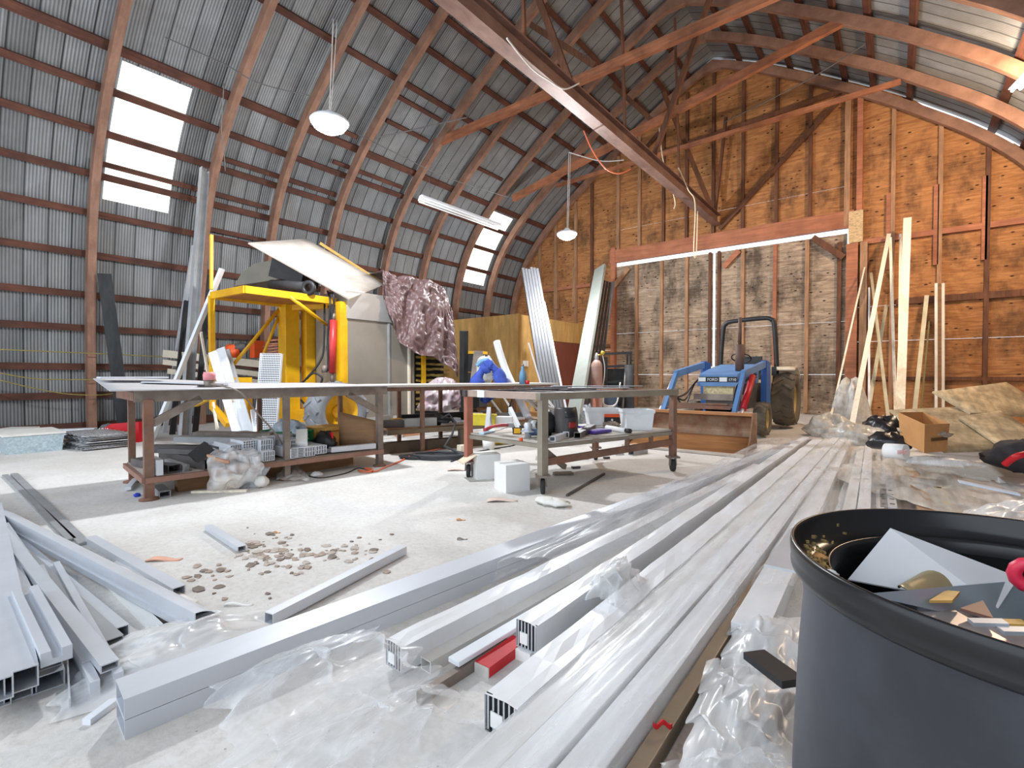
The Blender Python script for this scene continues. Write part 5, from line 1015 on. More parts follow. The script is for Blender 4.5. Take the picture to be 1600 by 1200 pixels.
mb = MB(); mb.tube([p+RT*.3-FW*.05+V((0, 0, .1)), p+RT*.28-FW*.05+V((0, 0, 1.4))], .12, 12); mb.build('black_roll', RUBBER, t)
mb = MB(); mb.box(p+RT*-.3-FW*.12+V((0, 0, .55)), (.5, .2, .5), YAW); mb.build('wire_feeder', mat('feeder_blue', srgb(72, 84, 104), rough=.5, var=.2), t)
for k in range(3): mb = MB(); mb.tube(catmull([p+RT*(-.5+.05*k)-FW*.26+V((0, 0, .75)), p+RT*-.4-FW*.3+V((0, 0, .4-.04*k)), p+RT*-.1-FW*.3+V((0, 0, .42)), p+RT*.02-FW*.2+V((0, 0, .95))], 6), .018, 6); mb.build('white_hose', WCABLE, t)
mb = MB(); mb.grid(crumple(G(918, 672)+V((0, 0, .24)), .15, .12, .26, 44, amp=.45), 18, 12); mb.build('wire_tangle', mat('grey_wire', srgb(130, 130, 134), rough=.6, scale=30, var=.5), None, 'tangle of grey wire standing between the grooved profiles and the labelled tub', 'wire')
for k, (x1, y1, x2, y2) in enumerate(((975, 628, 990, 650), (968, 640, 986, 600))):
    mb = MB(); mb.bar(at(x1, y1, 13.2), at(x2, y2, 13.4), .08, .08); mb.build('timber', YWOOD, None, ('short timber slanting down right of the welding cart', 'short timber slanting up right of the welding cart')[k], 'timber')
# ================================================================ loader tractor
TX = -2.55
T = thing('tractor', 'blue compact loader tractor with roll bar parked before the big door', 'tractor', (TX, 10.4, 0))
RUST = mat('bucket_rust', srgb(134, 92, 66), rough=.75, scale=3, var=.25, dirt=srgb(186, 172, 146), dirt_amt=.55, dirt_scale=3.2)
RUSTO = mat('bucket_floor_rust', srgb(176, 122, 76), rough=.7, scale=4, stretch=(.5, 4, 4), var=.2)
W2 = .9
prof = [(8.02, .55), (7.9, .56), (7.86, .53), (8.0, .3), (7.98, .14), (7.86, .05), (7.38, .02), (7.38, .0), (7.9, .0), (8.06, .1), (8.1, .3)]
bk_ = T
pts = [(8.04, .56), (7.84, .58), (7.83, .55), (7.98, .5), (8.02, .3), (7.98, .13), (7.86, .05), (7.38, .015)]
mb = MB(); 
for (y1, z1), (y2, z2) in zip(pts[2:6], pts[3:7]): mb.add([(TX-W2, y1, z1), (TX+W2, y1, z1), (TX+W2, y2, z2), (TX-W2, y2, z2), (TX-W2, y1+.03, z1), (TX+W2, y1+.03, z1), (TX+W2, y2+.03, z2-.005), (TX-W2, y2+.03, z2-.005)], [(0,1,2,3),(7,6,5,4)])
bu = mb.build('loader_bucket', RUST, T)
mb = MB(); mb.bar((TX-W2, 7.86, .56), (TX+W2, 7.86, .56), .14, .04); mb.build('top_lip', RUSTO, bu)
mb = MB(); mb.grid(lambda u, v: V((TX-W2+2*W2*u, 7.38+.52*v, .02+.2*v**1.6)), 4, 8, .02); mb.build('bucket_floor', RUSTO, bu)
mb = MB(); mb.bar((TX-W2, 7.34, .02), (TX+W2, 7.34, .02), .1, .03); mb.build('cutting_edge', mat('worn_edge', srgb(200, 190, 178), rough=.5, metal=.3, var=.15), bu)
for s in (-1, 1):
    x = TX+s*W2; mb = MB(); q = [(x, 7.8, .58), (x, 8.04, .58), (x, 8.05, .05), (x, 7.38, .0), (x, 7.62, .2)]
    mb.add(q+[(a+s*.02, b, c) for a, b, c in q], [(0,1,2,3,4), (9,8,7,6,5)]+[(i, 5+i, 5+(i+1) % 5, (i+1) % 5) for i in range(5)]); mb.build('bucket_side', RUST, bu)
# wheels
TYRED = mat('tractor_tyre', srgb(92, 84, 74), rough=.85, scale=5, var=.25, dirt=srgb(140, 128, 106), dirt_amt=.5)
RIMC = mat('rim_cream', srgb(196, 170, 104), rough=.6, scale=4, var=.15)
for s in (-1, 1):
    tyre(T, V((TX+s*.68, 12.0, .62)), .62, .42, (1, 0, 0), RIMC, TYRED, .52, 14, 'rear_tyre'); tyre(T, V((TX+s*.62, 9.95, .34)), .34, .22, (1, 0, 0), RIMC, TYRED, .52, 14, 'front_tyre')
# body: hood, grille, chassis
def hoodf(u, v):
    y = 9.35+1.55*v; a = u*pi; w = .33+.03*v; zt = 1.2+.16*v; x = -cos(a)*w; k = min(1, sin(a)*2.2)
    return V((TX+max(-w, min(w, x*1.35)), y, .98+(zt-.98)*k-.05*(1-v)**3*k))
mb = MB(); mb.grid(hoodf, 20, 10); mb.add([hoodf(i/20, 0) for i in range(21)], [tuple(range(20, -1, -1))]); mb.build('hood', BLUE, T)
mb = MB(); mb.box((TX, 9.36, 1.06), (.66, .06, .1)); gr = mb.build('grille_band', BLACK, T)
for s, w in ((-.27, .13), (.1, .13)): mb = MB(); mb.box((TX+s, 9.32, 1.06), (w, .03, .075)); mb.build('headlight', mat('headlight_glass', srgb(230, 232, 230), rough=.2, var=.05), gr)
lettering('FORD', (TX-.09, 9.325, 1.035), (1, 0, 0), (0, 0, 1), .07, WHITEC, gr); lettering('1710', (TX+.25, 9.325, 1.035), (1, 0, 0), (0, 0, 1), .065, WHITEC, gr)
mb = MB(); mb.box((TX, 9.33, .975), (.7, .1, .07)); mb.build('hood_lip', BLUE, T)
mb = MB(); mb.box((TX, 9.45, .84), (.52, .2, .2)); mb.build('radiator_screen', mat('cream_screen', srgb(206, 192, 150), rough=.7, scale=20, var=.3), T)
mb = MB(); mb.box((TX, 9.35, .74), (.84, .08, .11)); mb.build('loader_cross_tube', STEEL, T)
mb = MB(); mb.box((TX, 9.6, .55), (.56, .4, .14)); mb.build('front_weight', BLUED, T)
mb = MB(); mb.box((TX, 10.6, .72), (.46, 2.4, .5)); mb.build('engine_chassis', STEELD, T)
mb = MB(); mb.box((TX, 9.95, .36), (1.1, .12, .12)); mb.build('front_axle', STEELD, T)
mb = MB(); mb.box((TX, 11.9, .62), (1.2, .4, .4)); mb.build('rear_axle', STEELD, T)
mb = MB(); mb.box((TX, 11.1, 1.2), (.5, .3, .3)); mb.build('dashboard', BLUE, T)
# exhaust, steering wheel, seat, roll bar
mb = MB(); mb.tube([(TX+.27, 9.75, 1.0), (TX+.27, 9.75, 1.2), (TX+.27, 9.75, 1.25)], .04, 10); mb.tube([(TX+.27, 9.75, 1.22), (TX+.27, 9.75, 1.7)], .075, 14); mb.tube([(TX+.27, 9.75, 1.7), (TX+.27, 9.75, 2.2)], .03, 10); mb.build('exhaust_stack', mat('exhaust_brown', srgb(96, 72, 62), rough=.7, scale=6, var=.2), T)
c = V((TX-.05, 11.25, 1.5)); M_ = Matrix.Rotation(-.5, 3, 'X'); mb = MB(); mb.tube([c+M_ @ V((.19*cos(a*pi/10), .19*sin(a*pi/10), 0)) for a in range(21)], .014, 6)
for k in range(3): mb.tube([c, c+M_ @ V((.19*cos(k*2.1), .19*sin(k*2.1), 0))], .01, 5)
mb.tube([c, c+M_ @ V((0, 0, -.3))], .02, 6); mb.build('steering_wheel', BLACK, T)
mb = MB(); mb.box((TX, 11.75, 1.1), (.45, .4, .12)); mb.box((TX, 11.97, 1.35), (.42, .08, .4)); mb.build('seat', BLACK, T)
mb = MB(); pts = [(TX-.7, 12.1, .9), (TX-.69, 12.1, 1.5), (TX-.64, 12.1, 2.2), (TX-.58, 12.1, 2.32), (TX-.44, 12.1, 2.37), (TX+.2, 12.1, 2.4), (TX+.36, 12.1, 2.36), (TX+.42, 12.1, 2.25), (TX+.47, 12.1, 1.5), (TX+.48, 12.1, .9)]
mb.tube(catmull(pts, 4), .05, 10); mb.build('roll_bar', BLACK, T)
FENW = mat('fender_cream', srgb(214, 204, 184), rough=.5, scale=3, var=.1)
for s in (-1, 1):
    mb = MB(); mb.grid(lambda u, v: V((TX+s*(.44+.44*u), 12.0-.68*cos(pi*(.36+.4*v)), .62+.70*sin(pi*(.36+.4*v)))), 3, 14, .02); mb.build('fender', FENW, T)
    mb = MB(); mb.add([(TX+s*.44, 11.3, .6), (TX+s*.44, 12.3, .6), (TX+s*.44, 12.2, 1.3), (TX+s*.44, 11.5, 1.34), (TX+s*.47, 11.3, .6), (TX+s*.47, 12.3, .6), (TX+s*.47, 12.2, 1.3), (TX+s*.47, 11.5, 1.34)], [(0,1,2,3),(7,6,5,4),(0,3,7,4),(1,5,6,2),(3,2,6,7),(0,4,5,1)]); mb.build('fender_plate', FENW, T)
mb = MB(); mb.box((TX+.57, 11.28, 1.22), (.09, .01, .18)); mb.build('fender_mark', BLACK, T)
# loader arms
for s in (-1, 1):
    x = TX+s*.56
    mb = MB(); mb.add([(x-.05, 10.35, .55), (x-.05, 10.75, .55), (x-.05, 10.7, 1.38), (x-.05, 10.35, 1.42), (x+.05, 10.35, .55), (x+.05, 10.75, .55), (x+.05, 10.7, 1.38), (x+.05, 10.35, 1.42)], [(3,2,1,0),(4,5,6,7),(0,1,5,4),(1,2,6,5),(2,3,7,6),(3,0,4,7)]); mb.build('loader_post', BLUED, T)
    mb = MB(); mb.bar((x, 10.5, 1.36), (x, 8.75, 1.16), .07, .12); mb.bar((x, 8.8, 1.18), (x, 8.08, .42), .06, .1); mb.build('loader_arm', BLUE, T)
    mb = MB(); mb.tube([(x+s*.09, 9.0, 1.12), (x+s*.09, 8.35, .6)], .05, 12); mb.build('lift_cylinder', RED if s > 0 else STEEL, T)
    mb = MB(); mb.tube([(x+s*.09, 8.4, .64), (x+s*.09, 8.1, .42)], .03, 8); mb.build('cylinder_rod', ALU, T)
    for k in range(3): mb = MB(); mb.tube(catmull([(x-s*.1, 10.2, 1.2-.05*k), (x-s*.14, 9.4, 1.0), (x-s*.12, 8.9, .8-.1*k), (x-s*.06, 8.6, .75), (x, 8.5, .7)], 6), .016, 6); mb.build('hydraulic_hose', BLACK, T)
for k in range(6):
    y = 8.2+.04*k; mb = MB(); mb.bar((TX-.5, y, .6+.012*k), (TX+.5+random.uniform(-.1, .1), y+random.uniform(-.1, .1), .61+.012*k), .025, .025); mb.build('steel_rod', RUSTB, None, 'brown rod in the small bundle lying across the loader bucket top', 'rod', 'brown rods across the loader bucket')
# hydraulic lines loops
mb = MB(); mb.tube(catmull([(TX+.42, 9.2, 1.05), (TX+.36, 9.1, .9), (TX+.36, 8.95, .6), (TX+.46, 8.9, .62), (TX+.48, 9.0, .9)], 6), .016, 6); mb.build('hydraulic_hose', BLACK, T)
# ================================================================ strips leaning on the end wall at the right
def strip(px0, py0, z0, px1, py1, w, h, m, lab, hollow=False, y1=16.1):
    a = G(px0, py0, z0); b = onY(px1, py1, y1); mb = MB(); mb.bar(a, b, w, h, up=(0, 1, 0)); return mb.build('leaning_strip', m, None, lab, 'strip')
GRNS = mat('pale_green_strip', srgb(196, 190, 164), rough=.5, metal=.1, var=.1)
strip(1292, 680, .0, 1351, 418, 0.033, 0.032, CREAM, 'thinnest cream strip, leftmost of those leaning by the right door post')
strip(1327, 686, .0, 1389, 366, 0.086, 0.040, CREAM, 'long cream board crossing in front of the other leaning strips')
strip(1358, 676, .0, 1358, 450, 0.040, 0.040, WHITE, 'upright whitish strip behind the long crossing cream board')
strip(1351, 674, .0, 1385, 477, 0.073, 0.032, GRNS, 'short pale green strip leaning right behind the long cream board')
strip(1391, 678, .0, 1361, 427, 0.059, 0.040, GRNS, 'strip leaning left across the pale green one')
strip(1400, 670, .0, 1391, 372, 0.059, 0.064, CREAM, 'tall narrow pair of cream strips left of the widest board', y1=15.9)
strip(1404, 664, .0, 1407, 366, 0.053, 0.040, CREAM, 'narrow cream strip close behind the widest tall board')
strip(1405, 675, .0, 1418, 341, 0.158, 0.048, CREAM, 'widest and tallest cream board leaning on the end wall', y1=15.7)
strip(1427, 662, .0, 1448, 462, 0.086, 0.048, GRNS, 'medium pale green board leaning right of the widest board')
strip(1437, 662, .0, 1452, 502, 0.033, 0.040, mat('olive_strip', srgb(120, 112, 66), rough=.6, var=.1), 'dark olive thin strip beside the medium pale green board')
t = thing('white_channel', 'white double channel standing upright at the right end of the leaning strips', 'metal profile', G(1468, 660))
a = G(1468, 660); b = onY(1468, 443, 15.9)
for s in (-1, 1): mb = MB(); mb.bar(a+RT*s*.085, b+RT*s*.085, .055, .08, up=(0, 1, 0)); mb.build('channel_flange', mat('ivory_white', srgb(232, 226, 214), rough=.5, var=.05), t)
mb = MB(); mb.bar(a+FW*.03, b+FW*.03, .12, .02, up=(0, 1, 0)); mb.build('channel_web', WOODB, t)
# ================================================================ sheets, boxes and plastic at the right
def sheet(c4, th, lab, m=OSBM):
    A, B, C, D_ = [V(c) for c in c4]; mb = MB(); mb.grid(lambda u, v: A.lerp(B, u).lerp(D_.lerp(C, u), v), 6, 6, th); return mb.build('plywood_sheet', m, None, lab, 'plywood sheet')
sheet((at(1456, 614, 7.6), at(1571, 599, 8.3), at(1665, 655, 7.3), at(1515, 648, 6.7)), .025, 'farthest weathered plywood sheet tilted up below the white double channel')
sheet((at(1389, 643, 7.0), at(1520, 637, 7.2), at(1590, 704, 5.2), at(1475, 708, 5.1)), .025, 'large weathered plywood sheet under the open cardboard box')
sheet((at(1497, 654, 6.4), at(1563, 644, 6.8), at(1640, 692, 5.4), at(1572, 706, 5.05)), .025, 'nearest weathered plywood sheet lying on the large one at the frame edge')
t = thing('carton', 'open brown cardboard box of small parts on the large plywood sheet', 'box', at(1449, 708, 4.9))
A = at(1407, 688, 5.2); Bc = at(1444, 708, 4.85); Cc = at(1479, 705, 5.05); Dc = A+(Cc-Bc); hgt = .29
ctr = (A+Cc)/2
def upq(p, k=1.12): return ctr+(p-ctr)*k+V((0, 0, hgt))
q = [A, Bc, Cc, Dc]; qu = [upq(p) for p in q]
CARDI = mat('cardboard_inside', srgb(172, 112, 60), rough=.85, var=.08)
for k, nm in enumerate(('front_side', 'right_side', 'back_side', 'left_side')):
    a, b = q[k], q[(k+1) % 4]; c_, d_ = qu[(k+1) % 4], qu[k]; inn = (ctr-(a+b)/2); inn.z = 0; inn = inn.normalized()*.008
    mb = MB(); mb.add([a, b, c_, d_, a+inn, b+inn, c_+inn, d_+inn], [(0,1,2,3),(7,6,5,4),(3,2,6,7),(0,4,5,1),(1,5,6,2),(0,3,7,4)]); mb.build('box_side', CARD, t)
mb = MB(); mb.add([p+V((0, 0, .02)) for p in q], [(0,1,2,3)]); mb.build('box_bottom', CARDI, t)
mb = MB(); e1 = q[1].lerp(q[2], .25)+V((0, 0, .13)); e2 = q[1].lerp(q[2], .95)+V((0, 0, .135)); out = -((ctr-(q[1]+q[2])/2)); out.z = 0; out = out.normalized()*.02
mb.bar(e1+out, e2+out, .006, .03); mb.build('printed_line', mat('dark_print', srgb(98, 66, 38), rough=.8), t)
for j in range(3):
    for i in range(3): pass
mb = MB(); mb.grid(crumple(ctr+V((0, 0, .14)), .2, .17, .07, 51, amp=.5), 16, 8); mb.build('small_parts', mat('grey_parts', srgb(176, 160, 144), rough=.5, scale=40, var=.5), None, 'heap of small grey parts inside the open cardboard box', 'parts', kind='stuff')
mb = MB(); mb.tube([ctr+RT*.12+V((0, 0, .2))+V((.045*cos(a*pi/8), .045*sin(a*pi/8), 0)) for a in range(17)], .012, 6); mb.build('ring', WHITE, None, 'white ring on top of the parts in the open cardboard box', 'ring')
# bag, roll, red bag
BAGB = mat('black_bag_film', srgb(34, 34, 38), rough=.3, scale=8, var=.4, bump=.5)
mb = MB(); mb.grid(crumple(at(1392, 690, 5.3), .2, .16, .1, 61, amp=.3), 20, 12); mb.build('plastic_bag', BAGB, None, 'shiny black plastic bag beside the open cardboard box', 'bag')
t = thing('label_roll', 'white roll with faint pink print below the black bag', 'roll', at(1400, 712, 4.7))
a, b = at(1384, 704, 4.75), at(1416, 706, 4.6); mb = MB(); mb.tube([a, b], .07, 18); mb.build('roll_body', WHITEC, t)
lettering('IIRIS', at(1407, 709, 4.58)-FW*.025, RT, (0, 0, 1), .055, mat('faint_pink', srgb(216, 160, 160)), t)
mb = MB(); mb.grid(crumple(at(1600, 714, 4.9), .3, .2, .16, 71, amp=.25), 20, 12); rb = mb.build('tool_bag', mat('dark_nylon', srgb(52, 48, 50), rough=.8, scale=12, var=.3), None, 'dark nylon bag with red trim at the right frame edge', 'bag')
mb = MB(); mb.tube(catmull([at(1570, 726, 4.6), at(1580, 718, 4.55), at(1592, 712, 4.5), at(1612, 708, 4.5)], 5), .03, 8); mb.build('red_trim', RED, rb)
for k, (px, py, t_, sx, sz, sd, m, lab) in enumerate(((1328, 655, 9.8, .36, .42, 81, FILMG, 'tall heap of dusty clear plastic in front of the right door post'), (1300, 672, 9.2, .42, .2, 82, FILMG, 'low heap of dusty clear plastic left of the tall plastic heap'), (1335, 684, 8.3, .5, .14, 83, FILMG, 'brownish clear plastic spread at the far ends of the wrapped profiles'), (1378, 672, 8.3, .35, .22, 84, BAGB, 'dark plastic heap behind the black bag'))):
    p = at(px, py, t_); p.z = max(p.z*.5, .1); mb = MB(); mb.grid(crumple(p, sx, sx*.7, sz*2-.0 if k == 0 else sz*1.4, sd, amp=.4), 26, 16); mb.build('plastic_heap', m, None, lab, 'plastic')
mb = MB(); mb.grid(crumple(at(1470, 722, 5.0), .3, .12, .05, 91, amp=.5), 18, 8); mb.build('plastic_bag', FILMH, None, 'flattened clear bag on the profiles below the open cardboard box', 'bag')
# ================================================================ wrapped profiles on the floor, centre to right
def CP(x, t, z=0.0): return RT*x+FW*t+V((0, 0, z))       # x to the right, t ahead, z up
def cardir(r): return (RT*r+FW).normalized()
def bund(name, xr, tr, r, t0, t1, w, h, z0, m, lab, hollow=False, endm=None, cat='metal profile', wrap=False):
    d = cardir(r); side = V((-d.y, d.x, 0)); side = side if side.dot(RT) < 0 else -side
    a = CP(xr+r*(t0-tr), t0, z0+h/2)+side*(w/2); b = CP(xr+r*(t1-tr), t1, z0+h/2)+side*(w/2)
    if not endm:
        mb = MB()
        if hollow: mb.hollow(a, b, w, h, .005)
        else: mb.bar(a, b, w, h)
        return mb.build(name, m, None, lab, cat, bevel=0 if hollow else .003)
    t = thing(name, lab, cat, a-V((0, 0, h/2)))
    # wrapped bundle: a jacket of milky paper over thin profiles, slats showing at the end
    mb = MB(); n = 60; x = d.cross(V((0, 0, 1))); 
    ring = [(-w/2, -h/2), (w/2, -h/2), (w/2, h/2), (w*.17, h/2+.002), (-w*.17, h/2+.002), (-w/2, h/2)]
    vs = []
    for i in range(n+1):
        p = a.lerp(b, i/n)
        for j, (q, u) in enumerate(ring):
            k = .004*nz(i*.8, j*1.7, xr*9); vs.append(p+x*(q+k)+V((0, 0, u+.006*nz(i*.5, j*2.1, xr*7)*(1 if u > 0 else 0))))
    m_ = len(ring); mb.add(vs, [(i*m_+j, i*m_+(j+1) % m_, (i+1)*m_+(j+1) % m_, (i+1)*m_+j) for i in range(n) for j in range(m_)], False); mb.add([b+x*q+V((0, 0, u)) for q, u in ring], [tuple(range(m_))])
    mb.build('wrapping', m, t)
    mb = MB(); mb.bar(a+d*.008, a+d*.012, w*.98, h*.98); mb.build('end_shade', DKHOLE, t)
    for i in range(6):
        q = -w/2+w*(i+.5)/6; mb = MB(); mb.bar(a+x*q+d*.004+V((0, 0, .0)), a+x*q+d*.007+V((0, 0, .0)), .006, h*.95); mb.build('profile_end', endm, t)
    mb = MB(); mb.bar(a-x*(w*.12)-V((0, 0, h*.12))-d*.001, a-x*(w*.12)-V((0, 0, h*.12))+d*.003, w*.38, h*.42); mb.build('paper_label', WHITEC, t)
    return t
WRAP = mat('milky_wrap', srgb(230, 233, 238), rough=.38, scale=3, stretch=(2, .6, 2), var=.07, dirt=srgb(206, 198, 176), dirt_amt=.3, dirt_scale=2.5)
WRAPY = mat('dusty_wrap', srgb(222, 222, 222), rough=.42, scale=3, var=.08, dirt=srgb(190, 182, 160), dirt_amt=.4, dirt_scale=2)
TUBE = mat('silver_tube', srgb(206, 210, 217), rough=.4, metal=.25, scale=2, stretch=(2, .5, 2), var=.05)
bund('box_tube', -.657, 2.12, .949, 1.53, 7.75, .15, .062, 0, TUBE, 'lower of the two long silver box tubes nearest the floor debris', True)
bund('box_tube', -.657, 2.12, .949, 1.53, 7.8, .15, .066, .064, TUBE, 'upper of the two long silver box tubes nearest the floor debris', True)
bund('box_tube', -.935, 2.06, .949, 2.06, 4.2, .085, .055, 0, TUBE, 'rounded silver tube lying along the left side of the stacked long box tubes', True)
bund('profile_bundle', -.418, 1.84, .87, 1.84, 5.6, .1, .1, .02, WRAP, 'wrapped profile bundle with dark slatted end, second from the left', endm=ALU)
bund('metal_channel', -.32, 1.86, .87, 1.87, 4.5, .06, .05, 0, WRAPY, 'low grey channel along the right foot of the second bundle', True)
bund('metal_strip', -.2, 1.84, .85, 1.84, 3.0, .06, .02, .045, WHITE, 'white flat strip right of the low grey channel')
bund('profile_bundle', .095, 1.93, .785, 1.93, 7.8, .1, .11, .045, WRAP, 'wrapped profile bundle raised on a white block', endm=ALU)
bund('profile_bundle', .294, 1.86, .778, 1.5, 7.9, .13, .12, 0, WRAP, 'wide wrapped bundle right of the raised bundle, end at the frame bottom', endm=ALU)
bund('profile_bundle', .1, 1.457, .778, 1.15, 8.0, .095, .11, 0, WRAPY, 'long film wrapped bundle, first right of the wide wrapped bundle')
bund('profile_bundle', .24, 1.457, .776, 1.1, 8.0, .1, .125, 0, WRAP, 'long film wrapped bundle, second right of the wide wrapped bundle')
bund('profile_bundle', .385, 1.457, .774, 1.1, 8.0, .105, .115, 0, WRAP, 'long film wrapped bundle, third right of the wide wrapped bundle')
bund('profile_bundle', 2.4, 3.82, .745, 2.0, 7.9, .14, .1, 0, WRAP, 'broad film wrapped bundle passing just left of the drum rim')
bund('profile_bundle', 2.67, 3.82, .735, 1.9, 7.2, .08, .1, 0, WRAPY, 'ribbed grey film wrapped bundle directly behind the drum')
bund('profile_bundle', 2.79, 3.82, .733, 1.9, 7.2, .085, .11, 0, WRAP, 'pale film wrapped bundle directly behind the drum')
bund('profile_bundle', 2.9, 3.82, .733, 2.0, 7.2, .055, .07, 0, WRAPY, 'thin grey bundle behind the drum, right of the dark gap')
bund('profile_bundle', 3.0, 3.82, .733, 2.0, 7.0, .06, .06, 0, WRAPY, 'thin crumple wrapped bundle left of the slotted strips')
STRIPB = mat('brown_protective_film', srgb(166, 132, 104), rough=.5, scale=3, var=.1)
bund('metal_strip', .46, 1.457, .76, 1.1, 4.5, .05, .06, 0, mat('tan_profile', srgb(176, 158, 136), rough=.5, metal=.2, scale=3, var=.15), 'tan profile along the right side of the film wrapped bundles')
bund('metal_strip', .55, 1.457, .74, 1.2, 4.0, .05, .05, 0, STEEL, 'grey brown profile right of the tan profile')
bund('plank', 3.3, 3.82, .733, 3.4, 5.9, .11, .05, .03, STRIPB, 'brown film covered strip behind the drum', cat='strip')
# slotted flat strips
def slots(x, t0, t1, r, w, n, m, lab):
    d = cardir(r); a = CP(x, t0, .06); b = CP(x+r*(t1-t0), t1, .06); t = thing('slotted_strip', lab, 'metal strip', a)
    mb = MB(); mb.bar(a, b, w, .03); mb.build('strip_body', m, t)
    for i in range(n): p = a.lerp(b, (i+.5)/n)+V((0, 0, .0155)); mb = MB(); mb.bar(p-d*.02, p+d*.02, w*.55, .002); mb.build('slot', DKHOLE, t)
slots(3.1, 4.0, 5.6, .733, .06, 10, ALU, 'slotted silver strip left of the brown film covered strip'); slots(3.03, 4.0, 5.5, .733, .05, 9, STEELD, 'slotted dark strip left of the slotted silver strip'); slots(3.42, 3.8, 5.4, .733, .06, 10, mat('tan_slot', srgb(176, 160, 120), rough=.5, var=.1), 'slotted tan strip right of the brown film covered strip')
bund('profile_bundle', 3.75, 3.82, .733, 3.3, 5.6, .16, .04, 0, WRAPY, 'flat dusty wrapped bundle right of the slotted tan strip')
bund('profile_bundle', 4.05, 3.82, .733, 3.3, 5.4, .18, .04, 0, WRAPY, 'flat dusty wrapped bundle second right of the slotted tan strip')
bund('profile_bundle', 4.4, 3.82, .733, 3.4, 5.2, .2, .05, 0, WRAP, 'flat wrapped bundle at the right frame edge behind the drum')
mb = MB(); mb.bar(at(1498, 752, 4.1), at(1592, 772, 3.9), .1, .012); mb.build('metal_strip', mat('pale_blue_strip', srgb(206, 220, 240), rough=.4, var=.03), None, 'pale blue strip lying across the flat bundles behind the drum', 'strip')
# spacers
t = thing('spacer_block', 'carton spacer with red tape between the second and raised bundles', 'block', G(775, 1045))
d = cardir(.8); a = G(752, 1056); b = G(812, 1012); dd = (b-a).normalized(); mb = MB(); mb.bar(a+V((0, 0, .02)), b+V((0, 0, .02)), .07, .04); mb.build('spacer_body', mat('grey_carton', srgb(190, 186, 180), rough=.8, scale=12, var=.12), t)
mb = MB(); mb.bar(a+dd*.005+V((0, 0, .0225)), b+V((0, 0, .0225)), .072, .04); mb.build('red_tape', RED, t)
mb = MB(); p = G(816, 1030); mb.box(p+V((0, .02, .021)), (.09, .07, .042), YAW-.6); mb.build('spacer_block', WHITEC, None, 'white block under the end of the raised bundle', 'block')
mb = MB(); mb.bar(G(655, 1100)+V((0, 0, .02)), G(792, 1012)+V((0, 0, .02)), .03, .04); mb.build('batten', STEEL, None, 'grey brown bar on the floor below the white flat strip', 'bar')
# film over the bundles
def film(name, fn, nu, nv, m, lab): mb = MB(); mb.grid(fn, nu, nv); return mb.build(name, m, None, lab, 'plastic film')
def over(x0, x1, tr, r, t0, t1, z, amp, seed, arch=.02):
    def fn(u, v):
        t = t0+(t1-t0)*v**1.3; x = x0+(x1-x0)*u+r*(t-tr)
        return CP(x+.02*nz(v*14, u*3, seed), t, z+arch*sin(pi*u)-(z*.75 if u in (0, 1) else 0)+amp*nz(u*6, v*12, seed)+amp*.6*nz(u*16, v*5, seed+2))
    return fn
film('plastic_film', over(-.02, .4, 1.457, .776, 1.05, 7.6, .128, .012, 1), 26, 60, FILM, 'long clear film over the three film wrapped bundles')
film('plastic_film', over(2.2, 2.46, 3.82, .745, 2.4, 7.8, .108, .014, 4), 14, 44, FILM, 'long clear film over the broad bundle left of the drum rim')
film('plastic_film', over(2.5, 3.05, 3.82, .733, 2.4, 7.0, .118, .016, 6), 22, 40, FILM, 'clear film over the bundles directly behind the drum')
film('plastic_film', over(-.1, .32, 2.6, .80, 2.6, 7.6, .16, .014, 9), 20, 50, FILM, 'clear film over the far part of the raised bundle')
film('plastic_film', lambda u, v: CP(3.3+1.5*u, 3.5+2.0*v+.7*u, .09+.05*nz(u*7, v*7, 3)+.03*nz(u*18, v*18, 5)), 26, 26, FILMG, 'dusty clear film spread over the flat bundles behind the drum')
film('plastic_film', lambda u, v: at(1505+130*u, 812-44*v*(.3+.7*u), 3.0+.25*v)+V((0, 0, .03*nz(u*5, v*5, 8))), 20, 14, FILMH, 'milky clear sheet lying beyond the drum rim at the right frame edge')
def heap(cx, cy, sx, sy, h, seed, m, lab, n=34, z0=0.0, amp=.5, name='plastic_heap', rot=0.0):
    c = CP(cx, cy)
    def fn(u, v):
        a, b = (u-.5)*2, (v-.5)*2; x = a*sx*cos(rot)-b*sy*sin(rot); y = a*sx*sin(rot)+b*sy*cos(rot)
        q = max(0, 1-(a*a)**1.3)*max(0, 1-(b*b)**1.3); ed = .06*nz(u*6, v*6, seed+5)
        f = .55+.55*nz(u*2.2, v*2.2, seed)+.42*(1-2.2*abs(nz(u*3+v*1.5, v*4-u, seed+1)))+.16*(1-2.2*abs(nz(u*9, v*7, seed+3)))
        return c+RT*(x+ed)+FW*(y+ed)+V((0, 0, z0+.004+h*q*(.35+amp*f)))
    mb = MB(); mb.grid(fn, int(n*1.5), int(n*1.5)); return mb.build(name, m, None, lab, 'plastic')
heap(-1.35, 2.0, .34, .26, .14, 2, FILMH, 'pale dusty plastic heap between the left tubes and the stacked long box tubes', rot=.5)
heap(-.62, 1.62, .3, .22, .12, 5, FILM, 'clear crumpled plastic lying over the near part of the stacked long box tubes', 44, z0=.13, rot=.7)
heap(-.38, 1.5, .3, .2, .14, 12, FILM, 'clear crumpled plastic on the floor at the frame bottom before the second bundle', 44, z0=.0, rot=.6)
heap(.5, 2.35, .1, .17, .14, 15, FILMH, 'bunched clear plastic at the open end of the film on the raised bundle', 26, z0=.13, rot=-.6)
heap(.72, 1.5, .15, .28, .07, 18, FILMH, 'white crumpled plastic between the film wrapped bundles and the drum', 40, z0=.08, rot=-.5)
heap(.62, 1.28, .2, .1, .07, 23, FILM, 'glossy clear plastic at the foot of the drum', 34, z0=.06, rot=.1)
